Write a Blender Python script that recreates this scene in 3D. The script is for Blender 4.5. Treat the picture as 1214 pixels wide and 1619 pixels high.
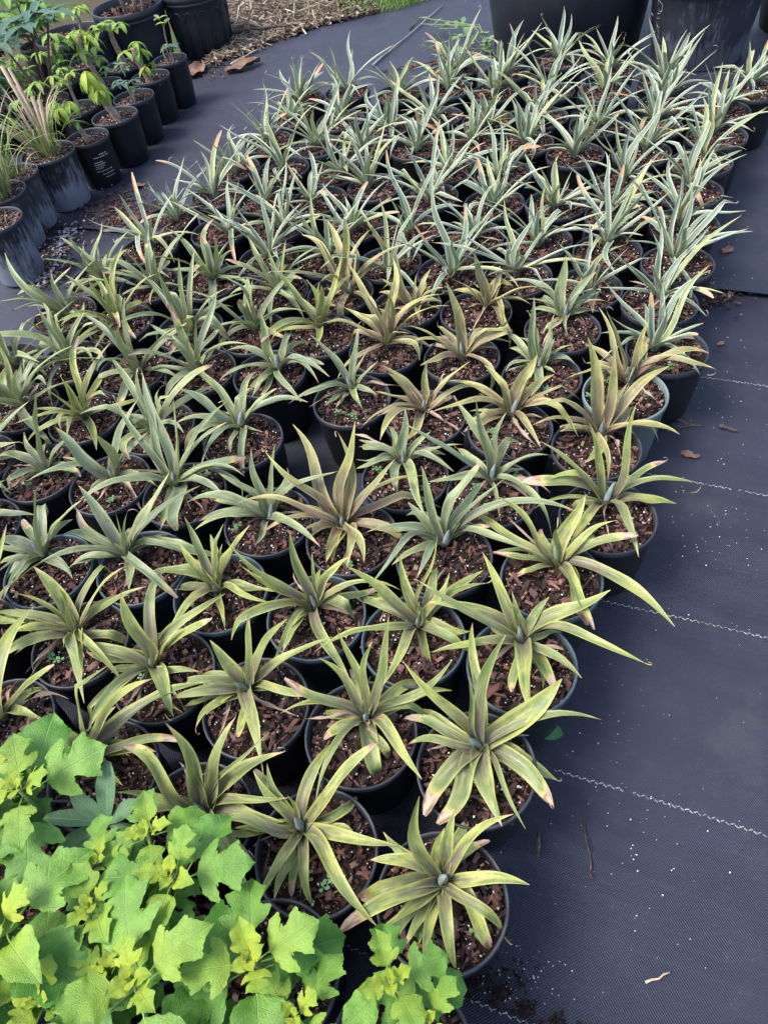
import bpy, math, random
import numpy as np
from mathutils import Matrix, Vector

# ------------------------------------------------------------------ reset
for o in list(bpy.data.objects): bpy.data.objects.remove(o, do_unlink=True)
sc = bpy.context.scene
COL = sc.collection
PI = math.pi

# ------------------------------------------------------------------ camera
CZ = 1.1541
RT = (0.98377, -0.13608, -0.11695); UP = (0.17943, 0.74609, 0.64121); FW = (0.0, 0.65179, -0.75840)
cam_d = bpy.data.cameras.new('camera'); cam = bpy.data.objects.new('camera', cam_d); COL.objects.link(cam)
cam.matrix_world = Matrix(((RT[0], UP[0], -FW[0], 0), (RT[1], UP[1], -FW[1], 0), (RT[2], UP[2], -FW[2], CZ), (0, 0, 0, 1)))
cam_d.sensor_fit = 'VERTICAL'; cam_d.sensor_height = 24.0; cam_d.sensor_width = 24.0
cam_d.lens = 1150.0 / 1619.0 * 24.0
cam_d.clip_start = 0.02; cam_d.clip_end = 400.0
sc.camera = cam

# ------------------------------------------------------------------ sky, sun, exposure
SUN_EL, SUN_AZ = math.radians(58), math.radians(-95)
w = bpy.data.worlds.new('World'); sc.world = w; w.use_nodes = True
wn = w.node_tree; wn.nodes.clear()
sky = wn.nodes.new('ShaderNodeTexSky'); sky.sky_type = 'NISHITA'; sky.sun_disc = False
sky.sun_elevation = SUN_EL; sky.sun_rotation = SUN_AZ; sky.air_density = 1.0; sky.dust_density = 3.2; sky.ozone_density = 1.0
bg = wn.nodes.new('ShaderNodeBackground'); bg.inputs['Strength'].default_value = 0.15
wo = wn.nodes.new('ShaderNodeOutputWorld')
wn.links.new(sky.outputs[0], bg.inputs[0]); wn.links.new(bg.outputs[0], wo.inputs[0])
sd = bpy.data.lights.new('sun', 'SUN'); sd.energy = 1.5; sd.angle = math.radians(22); sd.color = (1.0, 0.965, 0.91)
so = bpy.data.objects.new('sun', sd); COL.objects.link(so)
_d = Vector((math.sin(SUN_AZ) * math.cos(SUN_EL), math.cos(SUN_AZ) * math.cos(SUN_EL), math.sin(SUN_EL)))
so.rotation_euler = _d.to_track_quat('Z', 'Y').to_euler()
vs = sc.view_settings; vs.view_transform = 'Standard'; vs.look = 'None'; vs.gamma = 1.0; vs.use_curve_mapping = False
vs.exposure = 1.5
sc.render.engine = 'CYCLES'

# ------------------------------------------------------------------ helpers
def mesh(name, v, f, uv=None, smooth=True):
    me = bpy.data.meshes.new(name)
    me.from_pydata([tuple(p) for p in v], [], [tuple(q) for q in f])
    if smooth and len(me.polygons): me.polygons.foreach_set('use_smooth', [True] * len(me.polygons))
    if uv is not None:
        lay = me.uv_layers.new(name='UVMap')
        idx = np.empty(len(me.loops), dtype=np.int32); me.loops.foreach_get('vertex_index', idx)
        lay.data.foreach_set('uv', np.asarray(uv, dtype=np.float32)[idx].ravel())
    me.update()
    return me

def obj(name, me, mat=None, parent=None, loc=(0, 0, 0), rot=(0, 0, 0), scale=None, color=None, kind=None):
    if mat is not None and len(me.materials) == 0: me.materials.append(mat)
    o = bpy.data.objects.new(name, me); COL.objects.link(o)
    o.location = loc; o.rotation_euler = rot
    if scale is not None: o.scale = (scale,) * 3 if isinstance(scale, (int, float)) else scale
    if parent is not None: o.parent = parent
    if color is not None: o.color = color
    if kind: o['kind'] = kind
    return o

def thing(name, label, cat, loc=(0, 0, 0), rz=0, group=None):
    o = bpy.data.objects.new(name, None); COL.objects.link(o); o.location = loc; o.rotation_euler = (0, 0, rz)
    o.empty_display_size = 0.05
    return tag(o, label, cat, group)

def tag(o, label, cat, group=None):
    o['label'] = label; o['category'] = cat
    if group: o['group'] = group
    return o

def struct(o): o['kind'] = 'structure'; return o

class Acc:
    """collects geometry for ONE mesh"""
    def __init__(s): s.v = []; s.f = []
    def add(s, v, f):
        n = len(s.v); s.v += [tuple(p) for p in v]; s.f += [tuple(i + n for i in q) for q in f]
    def mesh(s, name, smooth=True): return mesh(name, s.v, s.f, None, smooth)

BOXF = [(0, 3, 2, 1), (4, 5, 6, 7), (0, 1, 5, 4), (1, 2, 6, 5), (2, 3, 7, 6), (3, 0, 4, 7)]
def rot3(rng):
    a = rng.normal(size=4); a /= np.linalg.norm(a); x, y, z, w_ = a
    return np.array([[1 - 2 * (y * y + z * z), 2 * (x * y - z * w_), 2 * (x * z + y * w_)], [2 * (x * y + z * w_), 1 - 2 * (x * x + z * z), 2 * (y * z - x * w_)], [2 * (x * z - y * w_), 2 * (y * z + x * w_), 1 - 2 * (x * x + y * y)]])
def rotflat(rng, tilt=0.5):
    a = rng.uniform(0, 2 * PI); t = rng.normal() * tilt; b = rng.uniform(0, 2 * PI)
    Rz = lambda q: np.array([[math.cos(q), -math.sin(q), 0], [math.sin(q), math.cos(q), 0], [0, 0, 1]])
    Rx = np.array([[1, 0, 0], [0, math.cos(t), -math.sin(t)], [0, math.sin(t), math.cos(t)]])
    return Rz(b) @ Rx @ Rz(a)
CUBE = np.array([(-1, -1, -1), (1, -1, -1), (1, 1, -1), (-1, 1, -1), (-1, -1, 1), (1, -1, 1), (1, 1, 1), (-1, 1, 1)], float) * .5
def crumb(acc, c, size, rng, tilt=.5):
    v = CUBE * (1 + rng.uniform(-.35, .35, (8, 3))) * np.asarray(size)
    acc.add(v @ rotflat(rng, tilt).T + np.asarray(c), BOXF)
OCTF = [(0, 2, 4), (2, 1, 4), (1, 3, 4), (3, 0, 4), (2, 0, 5), (1, 2, 5), (3, 1, 5), (0, 3, 5)]
OCT = np.array([(1, 0, 0), (-1, 0, 0), (0, 1, 0), (0, -1, 0), (0, 0, 1), (0, 0, -1)], float)
def grain(acc, c, r, rng):
    v = OCT * r * (1 + rng.uniform(-.3, .3, (6, 1))); acc.add(v @ rot3(rng).T + np.asarray(c), OCTF)

def lathe(prof, seg, closed=False):
    v = []; f = []
    for (r, z) in prof:
        for k in range(seg):
            a = 2 * PI * k / seg; v.append((r * math.cos(a), r * math.sin(a), z))
    for i in range(len(prof) - 1):
        for k in range(seg):
            k2 = (k + 1) % seg; f.append((i * seg + k, i * seg + k2, (i + 1) * seg + k2, (i + 1) * seg + k))
    return v, f

def tube(pts, rad, seg=7, cap=True):
    pts = [Vector(p) for p in pts]; n = len(pts); v = []; f = []
    for i, p in enumerate(pts):
        t = (pts[min(i + 1, n - 1)] - pts[max(i - 1, 0)]).normalized()
        a = t.cross(Vector((0.31, 0.2, 0.93)));
        if a.length < 1e-3: a = t.cross(Vector((1, 0, 0)))
        a.normalize(); b = t.cross(a)
        r = rad[i] if hasattr(rad, '__len__') else rad
        for k in range(seg):
            q = 2 * PI * k / seg; v.append(p + a * (r * math.cos(q)) + b * (r * math.sin(q)))
    for i in range(n - 1):
        for k in range(seg):
            k2 = (k + 1) % seg; f.append((i * seg + k, i * seg + k2, (i + 1) * seg + k2, (i + 1) * seg + k))
    if cap: f.append(tuple(range(seg - 1, -1, -1))); f.append(tuple((n - 1) * seg + k for k in range(seg)))
    return v, f

# ------------------------------------------------------------------ node helpers
class NT:
    def __init__(s, name):
        s.m = bpy.data.materials.new(name); s.m.use_nodes = True; s.t = s.m.node_tree; s.t.nodes.clear()
        s.out = s.n('ShaderNodeOutputMaterial')
    def n(s, t, **k):
        x = s.t.nodes.new(t)
        for a, b in k.items(): setattr(x, a, b)
        return x
    def l(s, a, b): s.t.links.new(a, b)
    def put(s, sock, v):
        if hasattr(v, 'node'): s.l(v, sock)
        elif isinstance(v, (tuple, list)) and sock.type == 'RGBA': sock.default_value = tuple(v) + ((1,) if len(v) == 3 else ())
        else: sock.default_value = v
    def math(s, op, a, b=0.0, c=0.0, clamp=False):
        x = s.n('ShaderNodeMath', operation=op, use_clamp=clamp)
        for i, q in enumerate((a, b, c)): s.put(x.inputs[i], q)
        return x.outputs[0]
    def step(s, v, a, b):
        x = s.n('ShaderNodeMapRange', interpolation_type='SMOOTHSTEP', clamp=True)
        s.put(x.inputs[0], v); s.put(x.inputs[1], a); s.put(x.inputs[2], b); x.inputs[3].default_value = 0; x.inputs[4].default_value = 1
        return x.outputs[0]
    def mix(s, f, a, b):
        x = s.n('ShaderNodeMix', data_type='RGBA', clamp_factor=True)
        s.put(x.inputs[0], f); s.put(x.inputs[6], a); s.put(x.inputs[7], b); return x.outputs[2]
    def noise(s, vec, scale, detail=3, rough=.55, dist=0.0):
        x = s.n('ShaderNodeTexNoise'); s.put(x.inputs['Vector'], vec); x.inputs['Scale'].default_value = scale
        x.inputs['Detail'].default_value = detail; x.inputs['Roughness'].default_value = rough; x.inputs['Distortion'].default_value = dist
        return x.outputs['Fac']
    def vec(s, x, y, z):
        c = s.n('ShaderNodeCombineXYZ')
        for i, q in enumerate((x, y, z)): s.put(c.inputs[i], q)
        return c.outputs[0]
    def bump(s, h, strength, dist=.002):
        b = s.n('ShaderNodeBump'); s.put(b.inputs['Height'], h); b.inputs['Strength'].default_value = strength; b.inputs['Distance'].default_value = dist
        return b.outputs[0]
    def ramp(s, f, stops, interp='LINEAR'):
        r = s.n('ShaderNodeValToRGB'); s.put(r.inputs[0], f); e = r.color_ramp; e.interpolation = interp
        while len(e.elements) < len(stops): e.elements.new(.5)
        for q, (p, c) in zip(e.elements, stops): q.position = p; q.color = tuple(c) + (1,)
        return r.outputs[0]
    def bsdf(s, col, rough=.5, spec=.5, normal=None, trans=0.0, tcol=None, sheen=0.0):
        b = s.n('ShaderNodeBsdfPrincipled'); s.put(b.inputs['Base Color'], col); s.put(b.inputs['Roughness'], rough)
        s.put(b.inputs['Specular IOR Level'], spec)
        if normal is not None: s.l(normal, b.inputs['Normal'])
        if trans:
            t = s.n('ShaderNodeBsdfTranslucent'); s.put(t.inputs[0], tcol if tcol is not None else col)
            if normal is not None: s.l(normal, t.inputs['Normal'])
            x = s.n('ShaderNodeMixShader'); x.inputs[0].default_value = trans
            s.l(b.outputs[0], x.inputs[1]); s.l(t.outputs[0], x.inputs[2]); s.l(x.outputs[0], s.out.inputs[0])
        else: s.l(b.outputs[0], s.out.inputs[0])
        return s.m
    def objc(s): return s.n('ShaderNodeTexCoord').outputs['Object']
    def geo(s): return s.n('ShaderNodeNewGeometry')
    def info(s): return s.n('ShaderNodeObjectInfo')

# ------------------------------------------------------------------ materials
def leaf_material(name, variegated):
    m = NT(name)
    uvn = m.n('ShaderNodeUVMap'); sep = m.n('ShaderNodeSeparateXYZ'); m.l(uvn.outputs[0], sep.inputs[0]); u, v = sep.outputs[0], sep.outputs[1]
    oi = m.info(); oc = m.n('ShaderNodeSeparateColor'); m.l(oi.outputs['Color'], oc.inputs[0])
    YEL, PUR, BURN, DEAD = oc.outputs[0], oc.outputs[1], oc.outputs[2], oi.outputs['Alpha']
    rnd = m.math('MULTIPLY', oi.outputs['Random'], 60.0)
    edge = m.math('MULTIPLY', m.math('ABSOLUTE', m.math('SUBTRACT', u, .5)), 2.0)
    streak = m.noise(m.vec(m.math('MULTIPLY', u, 22.0), m.math('MULTIPLY', v, 1.6), rnd), 1.0, 5, .65)
    blot = m.noise(m.vec(m.math('MULTIPLY', u, 2.2), m.math('MULTIPLY', v, 5.0), rnd), 1.0, 3, .6)
    fine = m.noise(m.vec(m.math('MULTIPLY', u, 30.0), m.math('MULTIPLY', v, 3.0), rnd), 1.0, 2, .5)
    if variegated == 'V':
        cen = m.mix(m.step(streak, .3, .7), (.075, .135, .098), (.170, .240, .185))
        cen = m.mix(m.math('MULTIPLY', YEL, m.step(blot, .3, .65)), cen, (.33, .36, .11))
        pale = m.mix(YEL, (.47, .50, .375), (.48, .46, .16))
        col = m.mix(m.step(m.math('ADD', edge, m.math('MULTIPLY', m.math('SUBTRACT', streak, .5), .25)), .60, .80), cen, pale)
        col = m.mix(m.math('MULTIPLY', m.step(streak, .62, .72), .35), col, pale)
        base = (.22, .245, .205)
        col = m.mix(m.math('SUBTRACT', 1.0, m.step(v, .0, .22)), col, base)
        burnc = m.mix(m.step(blot, .35, .65), (.46, .20, .10), (.46, .35, .25))
    else:
        pal = {'Y': ((.058, .105, .022), (.140, .195, .055), (.26, .32, .040), (.40, .39, .080), (.150, .180, .105), (.43, .46, .11), (.080, .046, .046), (.160, .115, .112)),
               'G': ((.060, .110, .046), (.145, .195, .105), (.25, .32, .065), (.38, .39, .12), (.175, .200, .160), (.42, .46, .20), (.092, .066, .068), (.170, .145, .147)),
               'P': ((.095, .105, .036), (.180, .190, .070), (.31, .33, .055), (.43, .40, .10), (.190, .170, .140), (.45, .45, .15), (.115, .040, .045), (.205, .112, .116))}[variegated]
        cen = m.mix(m.step(streak, .3, .7), pal[0], pal[1])
        yel = m.mix(blot, pal[2], pal[3])
        col = m.mix(m.step(blot, .42, .72), cen, pal[4])
        col = m.mix(m.math('MULTIPLY', m.math('ADD', YEL, .1), m.step(blot, .25, .7)), col, yel)
        mar = m.step(m.math('ADD', edge, m.math('MULTIPLY', m.math('SUBTRACT', streak, .5), .35)), .56, .92)
        col = m.mix(m.math('MULTIPLY', mar, m.math('ADD', m.math('MULTIPLY', YEL, .55), .30)), col, pal[5])
        pz = m.math('MULTIPLY', m.step(v, .0, .10), m.math('SUBTRACT', 1.0, m.step(m.math('ADD', v, m.math('MULTIPLY', blot, .5)), .35, 1.15 if variegated == 'P' else .95)))
        pz = m.math('MULTIPLY', pz, m.math('MULTIPLY', PUR, m.math('SUBTRACT', 1.0, m.math('MULTIPLY', m.step(edge, .5, 1.0), .65))))
        col = m.mix(pz, col, m.mix(streak, pal[6], pal[7]))
        col = m.mix(m.math('MULTIPLY', m.math('SUBTRACT', 1.0, m.step(v, .02, .20)), .75), col, (.20, .225, .215))
        burnc = m.mix(m.step(blot, .38, .62), (.17, .075, .04), (.40, .31, .22))
    # burnt tip: dark edge then tan
    vb = m.math('ADD', v, m.math('MULTIPLY', m.math('SUBTRACT', blot, .5), .16))
    thr = m.math('SUBTRACT', 1.02, BURN)
    col = m.mix(m.math('MULTIPLY', m.step(vb, m.math('SUBTRACT', thr, .09), thr), .8), col, m.mix(blot, (.40, .33, .08), (.50, .40, .12)))
    col = m.mix(m.step(vb, m.math('SUBTRACT', thr, .02), m.math('ADD', thr, .02)), col, burnc)
    # brown lesions
    les = m.noise(m.vec(m.math('MULTIPLY', u, 5.0), m.math('MULTIPLY', v, 16.0), m.math('ADD', rnd, 7.0)), 1.0, 2, .5)
    col = m.mix(m.math('MULTIPLY', m.step(les, .66, .73), .75), col, (.16, .075, .04))
    dead = m.mix(m.step(streak, .3, .7), (.24, .145, .095), (.47, .35, .27))
    col = m.mix(m.math('SUBTRACT', 1.0, DEAD), col, dead)
    col = m.mix(m.math('MULTIPLY', m.step(fine, .45, .75), .26), col, (.62, .64, .52))
    col = m.mix(m.math('MULTIPLY', m.step(streak, .34, .22), .45), col, (.05, .07, .025))
    return m.bsdf(col, .46, .42, m.bump(m.math('ADD', streak, m.math('MULTIPLY', fine, .4)), .35, .0012), .16, m.mix(.5, col, (.30, .38, .08)))
MLEAF = {'Y': leaf_material('yellow_green_leaf', 'Y'), 'G': leaf_material('grey_green_leaf', 'G'), 'P': leaf_material('purple_flushed_leaf', 'P'), 'V': leaf_material('white_edged_leaf', 'V')}

def simple(name, col, rough=.5, spec=.5, var=None, scale=30, bump=0, bscale=80, bdist=.002):
    m = NT(name); c = col
    oc = m.objc()
    if var is not None: c = m.mix(m.step(m.noise(oc, scale, 4, .6), .35, .68), col, var)
    n = m.bump(m.noise(oc, bscale, 4, .6), bump, bdist) if bump else None
    return m.bsdf(c, rough, spec, n)

def pot_material(name, stained=0.0):
    m = NT(name); oi = m.info(); oc = m.objc(); sp = m.n('ShaderNodeSeparateXYZ'); m.l(oc, sp.inputs[0])
    rv = m.n('ShaderNodeVectorMath', operation='ADD'); m.l(oc, rv.inputs[0]); m.put(rv.inputs[1], m.vec(m.math('MULTIPLY', oi.outputs['Random'], 40.), 0., 0.))
    st = m.n('ShaderNodeVectorMath', operation='MULTIPLY'); m.l(rv.outputs[0], st.inputs[0]); st.inputs[1].default_value = (1, 1, .12)
    dust = m.noise(rv.outputs[0], 22, 5, .65)
    col = m.mix(m.math('MULTIPLY', m.step(dust, .55, .8), .22), oi.outputs['Color'], (.055, .055, .062))
    if stained:
        s1 = m.noise(st.outputs[0], 90, 4, .6); big = m.noise(rv.outputs[0], 9, 4, .65)
        low = m.math('SUBTRACT', 1.0, m.step(sp.outputs[2], .02, .17))
        k = m.step(m.math('ADD', m.math('MULTIPLY', s1, .55), m.math('ADD', m.math('MULTIPLY', big, .6), m.math('MULTIPLY', low, .22))), .60, .82)
        col = m.mix(m.math('MULTIPLY', k, stained), col, (.27, .29, .34))
    return m.bsdf(col, m.math('ADD', .38, m.math('MULTIPLY', dust, .25)), .45, m.bump(dust, .08, .002))
M_POT = pot_material('black_plastic_pot')
M_POTS = pot_material('stained_plastic_pot', .8)

def soil_material():
    m = NT('potting_soil'); oc = m.objc()
    a = m.noise(oc, 120, 5, .7); b = m.noise(oc, 420, 3, .6)
    col = m.ramp(a, [(.3, (.006, .004, .003)), (.5, (.016, .009, .007)), (.68, (.045, .025, .020)), (.8, (.09, .055, .046))])
    return m.bsdf(col, .9, .2, m.bump(m.math('ADD', a, m.math('MULTIPLY', b, .5)), 1.0, .006))
M_SOIL = soil_material()
def chip_material(name, stops, per_object=False, rough=.8):
    m = NT(name); oc = m.objc()
    r = m.info().outputs['Random'] if per_object else m.geo().outputs['Random Per Island']
    col = m.ramp(r, stops)
    g = m.noise(oc, 160, 4, .65)
    col = m.mix(m.math('MULTIPLY', m.step(g, .4, .7), .45), col, (.035, .02, .017))
    return m.bsdf(col, rough, .3, m.bump(g, .7, .002))
CH = [(.0, (.010, .006, .005)), (.4, (.026, .014, .011)), (.62, (.070, .036, .029)), (.82, (.150, .084, .072)), (.94, (.15, .052, .033)), (1, (.27, .17, .12))]
M_CRUMB = chip_material('bark_crumb', CH)
M_CHIP = chip_material('bark_chip', [(0, (.038, .021, .018)), (.35, (.090, .048, .040)), (.7, (.175, .100, .090)), (.88, (.15, .045, .030)), (1, (.23, .12, .07))], True)
M_CUP = simple('grey_leaf_cup', (.165, .205, .200), .55, .4, (.27, .32, .31), 60, .2, 200)
M_PERL = simple('perlite', (.72, .71, .70), .8, .3, (.5, .49, .47), 200)
M_BEAD = simple('fertiliser_bead', (.01, .20, .12), .35, .5)
M_WEED = simple('seedling_leaf', (.07, .17, .06), .5, .4, (.12, .24, .10), 60)

def fabric_material():
    m = NT('woven_ground_fabric'); oc = m.objc()
    sp = m.n('ShaderNodeSeparateXYZ'); m.l(oc, sp.inputs[0])
    x = m.math('MULTIPLY', sp.outputs[0], 2 * PI / .0042); y = m.math('MULTIPLY', sp.outputs[1], 2 * PI / .0042)
    wv = m.math('MULTIPLY', m.math('SINE', x), m.math('SINE', y))
    big = m.noise(oc, 2.3, 5, .6); mid = m.noise(oc, 14, 5, .65); spk = m.noise(oc, 260, 3, .6)
    thr = m.n('ShaderNodeVectorMath', operation='MULTIPLY'); m.l(oc, thr.inputs[0]); thr.inputs[1].default_value = (1.2, 160, 1)
    lin = m.noise(thr.outputs[0], 1.0, 3, .5)
    col = m.mix(m.step(big, .35, .7), (.0055, .0070, .0185), (.0112, .0138, .0320))
    col = m.mix(m.math('MULTIPLY', m.step(mid, .45, .75), .45), col, (.022, .026, .046))
    col = m.mix(m.math('MULTIPLY', m.step(lin, .45, .75), .35), col, (.019, .024, .052))
    col = m.mix(m.math('MULTIPLY', m.step(wv, .0, .8), .35), col, (.024, .030, .063))
    col = m.mix(m.math('MULTIPLY', m.math('MULTIPLY', m.step(spk, .63, .72), m.step(mid, .4, .6)), .5), col, (.10, .10, .11))
    silt = m.noise(oc, 5.5, 6, .7, .6)
    col = m.mix(m.math('MULTIPLY', m.step(silt, .52, .72), .55), col, (.040, .038, .042))
    col = m.mix(m.math('MULTIPLY', m.step(m.noise(oc, 3.1, 5, .7, 1.2), .58, .66), .35), col, (.007, .008, .016))
    h = m.math('ADD', m.math('MULTIPLY', wv, .6), m.math('MULTIPLY', mid, .8))
    return m.bsdf(col, m.math('ADD', .42, m.math('MULTIPLY', mid, .25)), .5, m.bump(h, .6, .0020))
M_FAB = fabric_material()
M_THREAD = simple('tracer_thread', (.36, .36, .355), .7, .3, (.12, .12, .13), 40)
M_STEM = simple('woody_stem', (.20, .145, .105), .8, .3, (.33, .26, .20), 50, .5, 120, .003)
M_TWIG = simple('twig_bark', (.045, .032, .026), .85, .2, (.12, .09, .075), 60, .5, 200)
M_STRAW = simple('dry_straw', (.42, .33, .23), .7, .3, (.25, .19, .13), 30)
M_DRYLEAF = simple('dry_brown_leaf', (.13, .075, .052), .75, .3, (.22, .14, .105), 25, .6, 60, .004)
M_WAX = simple('white_wax_cap', (.66, .66, .66), .6, .4, (.40, .38, .37), 120, .5, 200)

# ------------------------------------------------------------------ ground
LA = math.radians(-28.8)                      # direction of the woven tracer lines
def ln(s, n): return (s * math.cos(LA) - n * math.sin(LA), s * math.sin(LA) + n * math.cos(LA))
rngG = np.random.default_rng(5)
gm = NT('bare_soil_and_grass'); oc = gm.objc()
a = gm.noise(oc, 1.2, 5, .6); b = gm.noise(oc, 30, 5, .7)
gcol = gm.mix(gm.step(a, .4, .6), gm.mix(b, (.03, .02, .014), (.10, .07, .045)), gm.mix(b, (.025, .05, .012), (.07, .12, .03)))
gm.bsdf(gcol, .9, .2, gm.bump(b, .8, .02))
struct(obj('ground', mesh('ground', [(-90, -90, -.02), (90, -90, -.02), (90, 90, -.02), (-90, 90, -.02)], [(0, 1, 2, 3)]), gm.m))

def fabric_height(S, Nn, n0, z, lip, wr=1.0):
    Z = z + .0012 * np.sin(S * 9 + np.sin(Nn * 7) * 2) * np.sin(Nn * 11 + 1.3) + .0010 * np.sin(Nn * 38 + np.sin(S * 5) * 2.2 + S * 3)
    g = np.exp(-(((S + .02) / .17) ** 2 + ((Nn - .345) / .085) ** 2))          # drawn-up wrinkles beside the front pots
    Z = Z + wr * g * .0052 * np.sin(Nn * 150 + S * 14 + np.sin(S * 22) * 1.2)
    g2 = np.exp(-(((S - .2) / .35) ** 2 + ((Nn - .85) / .3) ** 2))
    Z = Z + wr * g2 * .0022 * np.sin(Nn * 70 + S * 9 + np.sin(S * 9) * 1.5)
    if lip: Z = Z + np.exp(-(Nn - n0) / .018) * (.006 + .005 * np.sin(S * 7) + .003 * np.sin(S * 19))
    return Z
def fabric(name, s0, s1, ds, n0, n1, dn, z, lip, keep=None, wr=1.0):
    """one woven sheet in its own frame: x along the tracer lines, y across them"""
    ss = np.arange(s0, s1 + ds / 2, ds); nn = np.arange(n0, n1 + dn / 2, dn)
    S, Nn = np.meshgrid(ss, nn); Z = fabric_height(S, Nn, n0, z, lip, wr)
    v = np.stack([S.ravel(), Nn.ravel(), Z.ravel()], -1)
    nx = len(ss); f = []
    for j in range(len(nn) - 1):
        for i in range(nx - 1):
            if keep is None or keep(*ln(ss[i], nn[j])): f.append((j * nx + i, j * nx + i + 1, (j + 1) * nx + i + 1, (j + 1) * nx + i))
    o = obj(name, mesh(name, v, f), M_FAB, rot=(0, 0, LA)); return struct(o)
def keep_back(x, y): return y < np.interp(x, [-3, -.31, .29, .62, .80, 1.3, 3], [4.2, 3.99, 4.24, 4.24, 4.7, 6.0, 7.0])
fab_front = fabric('ground_fabric', -1.4, 1.4, .04, -1.3, .150, .0125, .000, False)
fab_mid = fabric('ground_fabric', -2.6, 2.2, .02, .118, 1.790, .011, .005, True)
fab_far = fabric('ground_fabric', -5.0, 3.4, .035, 1.768, 6.6, .035, .010, True, keep_back)

def tracer(parent, n, s0, s1, hz, gaps=(), step=.0062, dens=1.0):
    rng = np.random.default_rng(int(abs(n) * 1000)); A = Acc(); s = s0; k = 0
    while s < s1:
        if rng.random() < dens * (1 if not any(a_ < s < b_ for a_, b_ in gaps) else .12):
            y = n + (.0010 if k % 2 else -.0010) + .0012 * math.sin(s * 13); L = .0050 * rng.uniform(.8, 1.2); wd = .0010
            z0, z1 = float(hz(s, y)) + .0008, float(hz(s + L, y)) + .0008
            sk = .0012 if k % 2 else -.0012
            A.add([(s, y - wd - sk, z0), (s + L, y - wd + sk, z1), (s + L, y + wd + sk, z1), (s, y + wd - sk, z0), (s + L * .5, y, (z0 + z1) / 2 + .0014)], [(0, 1, 4), (1, 2, 4), (2, 3, 4), (3, 0, 4)])
        s += step; k += 1
    return obj('tracer_thread', A.mesh('tracer_thread', False), M_THREAD, parent)
HM = lambda s, n: fabric_height(s, n, .118, .005, True)
HF = lambda s, n: fabric_height(s, n, -1.3, .0, False)
tracer(fab_mid, 1.435, -.2, 1.6, HM, [(.33, .36), (.405, .425)])
tracer(fab_mid, 1.105, -.3, 1.5, HM, [(.17, .20)])
tracer(fab_mid, .775, -.3, 1.4, HM, [(.30, .315)])
tracer(fab_mid, .445, -.5, 1.2, HM, [(-.13, -.11), (-.06, -.035), (.06, .085)])
tracer(fab_front, .113, -.45, .30, HF)
for k_, (P0, P1) in enumerate([((-.60, 2.58), (.02, 3.69))]):   # faint dashed thread crossing the far sheet
    A = Acc(); d = Vector((P1[0] - P0[0], P1[1] - P0[1])); L_ = d.length; d.normalize(); q = Vector((-d.y, d.x)); s = 0
    rr = random.Random(3)
    while s < L_:
        if rr.random() < .5:
            a_ = Vector(P0) + d * s; b_ = a_ + d * rr.uniform(.008, .03)
            A.add([(a_.x - q.x * .0012, a_.y - q.y * .0012, .0145), (b_.x - q.x * .0012, b_.y - q.y * .0012, .0145), (b_.x + q.x * .0012, b_.y + q.y * .0012, .0145), (a_.x + q.x * .0012, a_.y + q.y * .0012, .0145)], [(0, 1, 2, 3)])
        s += .032
    o = obj('tracer_thread', A.mesh('tracer_thread', False), M_THREAD, fab_far, rot=(0, 0, -LA))

# ------------------------------------------------------------------ pot parts (shared data)
R0 = .0825; HP = .155
def pot_meshes(R, H, tag_, taper=.80, seg=40, lip=.012, soil=.02):
    body = [(.001, .004), (R * taper * .93, .004), (R * taper * .97, .0), (R * taper, .004), (R * (taper + .11), H * .52), (R * .945, H - lip - .004), (R * .965, H - lip)]
    v, f = lathe(body, seg); mb = mesh('pot_' + tag_, v, f)
    rim = [(R * .955, H - lip - .003), (R * .995, H - lip), (R, H - lip * .6), (R * .998, H - .002), (R * .985, H), (R * .955, H - .001), (R * .942, H - .004), (R * .93, H - soil - .012)]
    v, f = lathe(rim, seg); mr = mesh('rim_' + tag_, v, f)
    return mb, mr
POT_B, POT_R = pot_meshes(R0, HP, 'small')

def soil_mesh(R, seed, amp=.005, rings=7, seg=28):
    rng = np.random.default_rng(seed); v = [(0, 0, rng.normal() * amp * .4)]; f = []
    for i in range(1, rings + 1):
        for k in range(seg):
            a_ = 2 * PI * k / seg; r = R * i / rings
            v.append((r * math.cos(a_), r * math.sin(a_), amp * .5 * math.sin(a_ * 3 + seed + i) + rng.normal() * amp * .28))
    for k in range(seg): f.append((0, 1 + k, 1 + (k + 1) % seg))
    for i in range(rings - 1):
        for k in range(seg):
            k2 = (k + 1) % seg; f.append((1 + i * seg + k, 1 + (i + 1) * seg + k, 1 + (i + 1) * seg + k2, 1 + i * seg + k2))
    return mesh('potting_soil', v, f)
SOILS = [soil_mesh(R0 * .945, s) for s in range(4)]
def mulch_mesh(R, n, seed, smin=.0018, smax=.0085):
    rng = np.random.default_rng(seed); A = Acc()
    for _ in range(n):
        r = R * math.sqrt(rng.random()); a_ = rng.uniform(0, 2 * PI); s = smin * (smax / smin) ** (rng.random() ** 1.9)
        crumb(A, (r * math.cos(a_), r * math.sin(a_), .001 + s * .18 + rng.random() * .003), (s * rng.uniform(1, 2.8), s * rng.uniform(.45, 1.1), s * rng.uniform(.2, .6)), rng, .5)
    return A.mesh('bark_mulch', False)
MULCH = [mulch_mesh(R0 * .915, 560, 10 + s) for s in range(6)]
def perl_mesh(R, n, seed, rmin=.0007, rmax=.0021):
    rng = np.random.default_rng(seed); A = Acc()
    for _ in range(n):
        r = R * math.sqrt(rng.random()); a_ = rng.uniform(0, 2 * PI); s = rmin * (rmax / rmin) ** (rng.random() ** 1.6)
        grain(A, (r * math.cos(a_), r * math.sin(a_), .004 + rng.random() * .003), s, rng)
    return A.mesh('perlite', False)
PERL = [perl_mesh(R0 * .9, 70, 30 + s, .0007, .0024) for s in range(6)]
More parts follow.
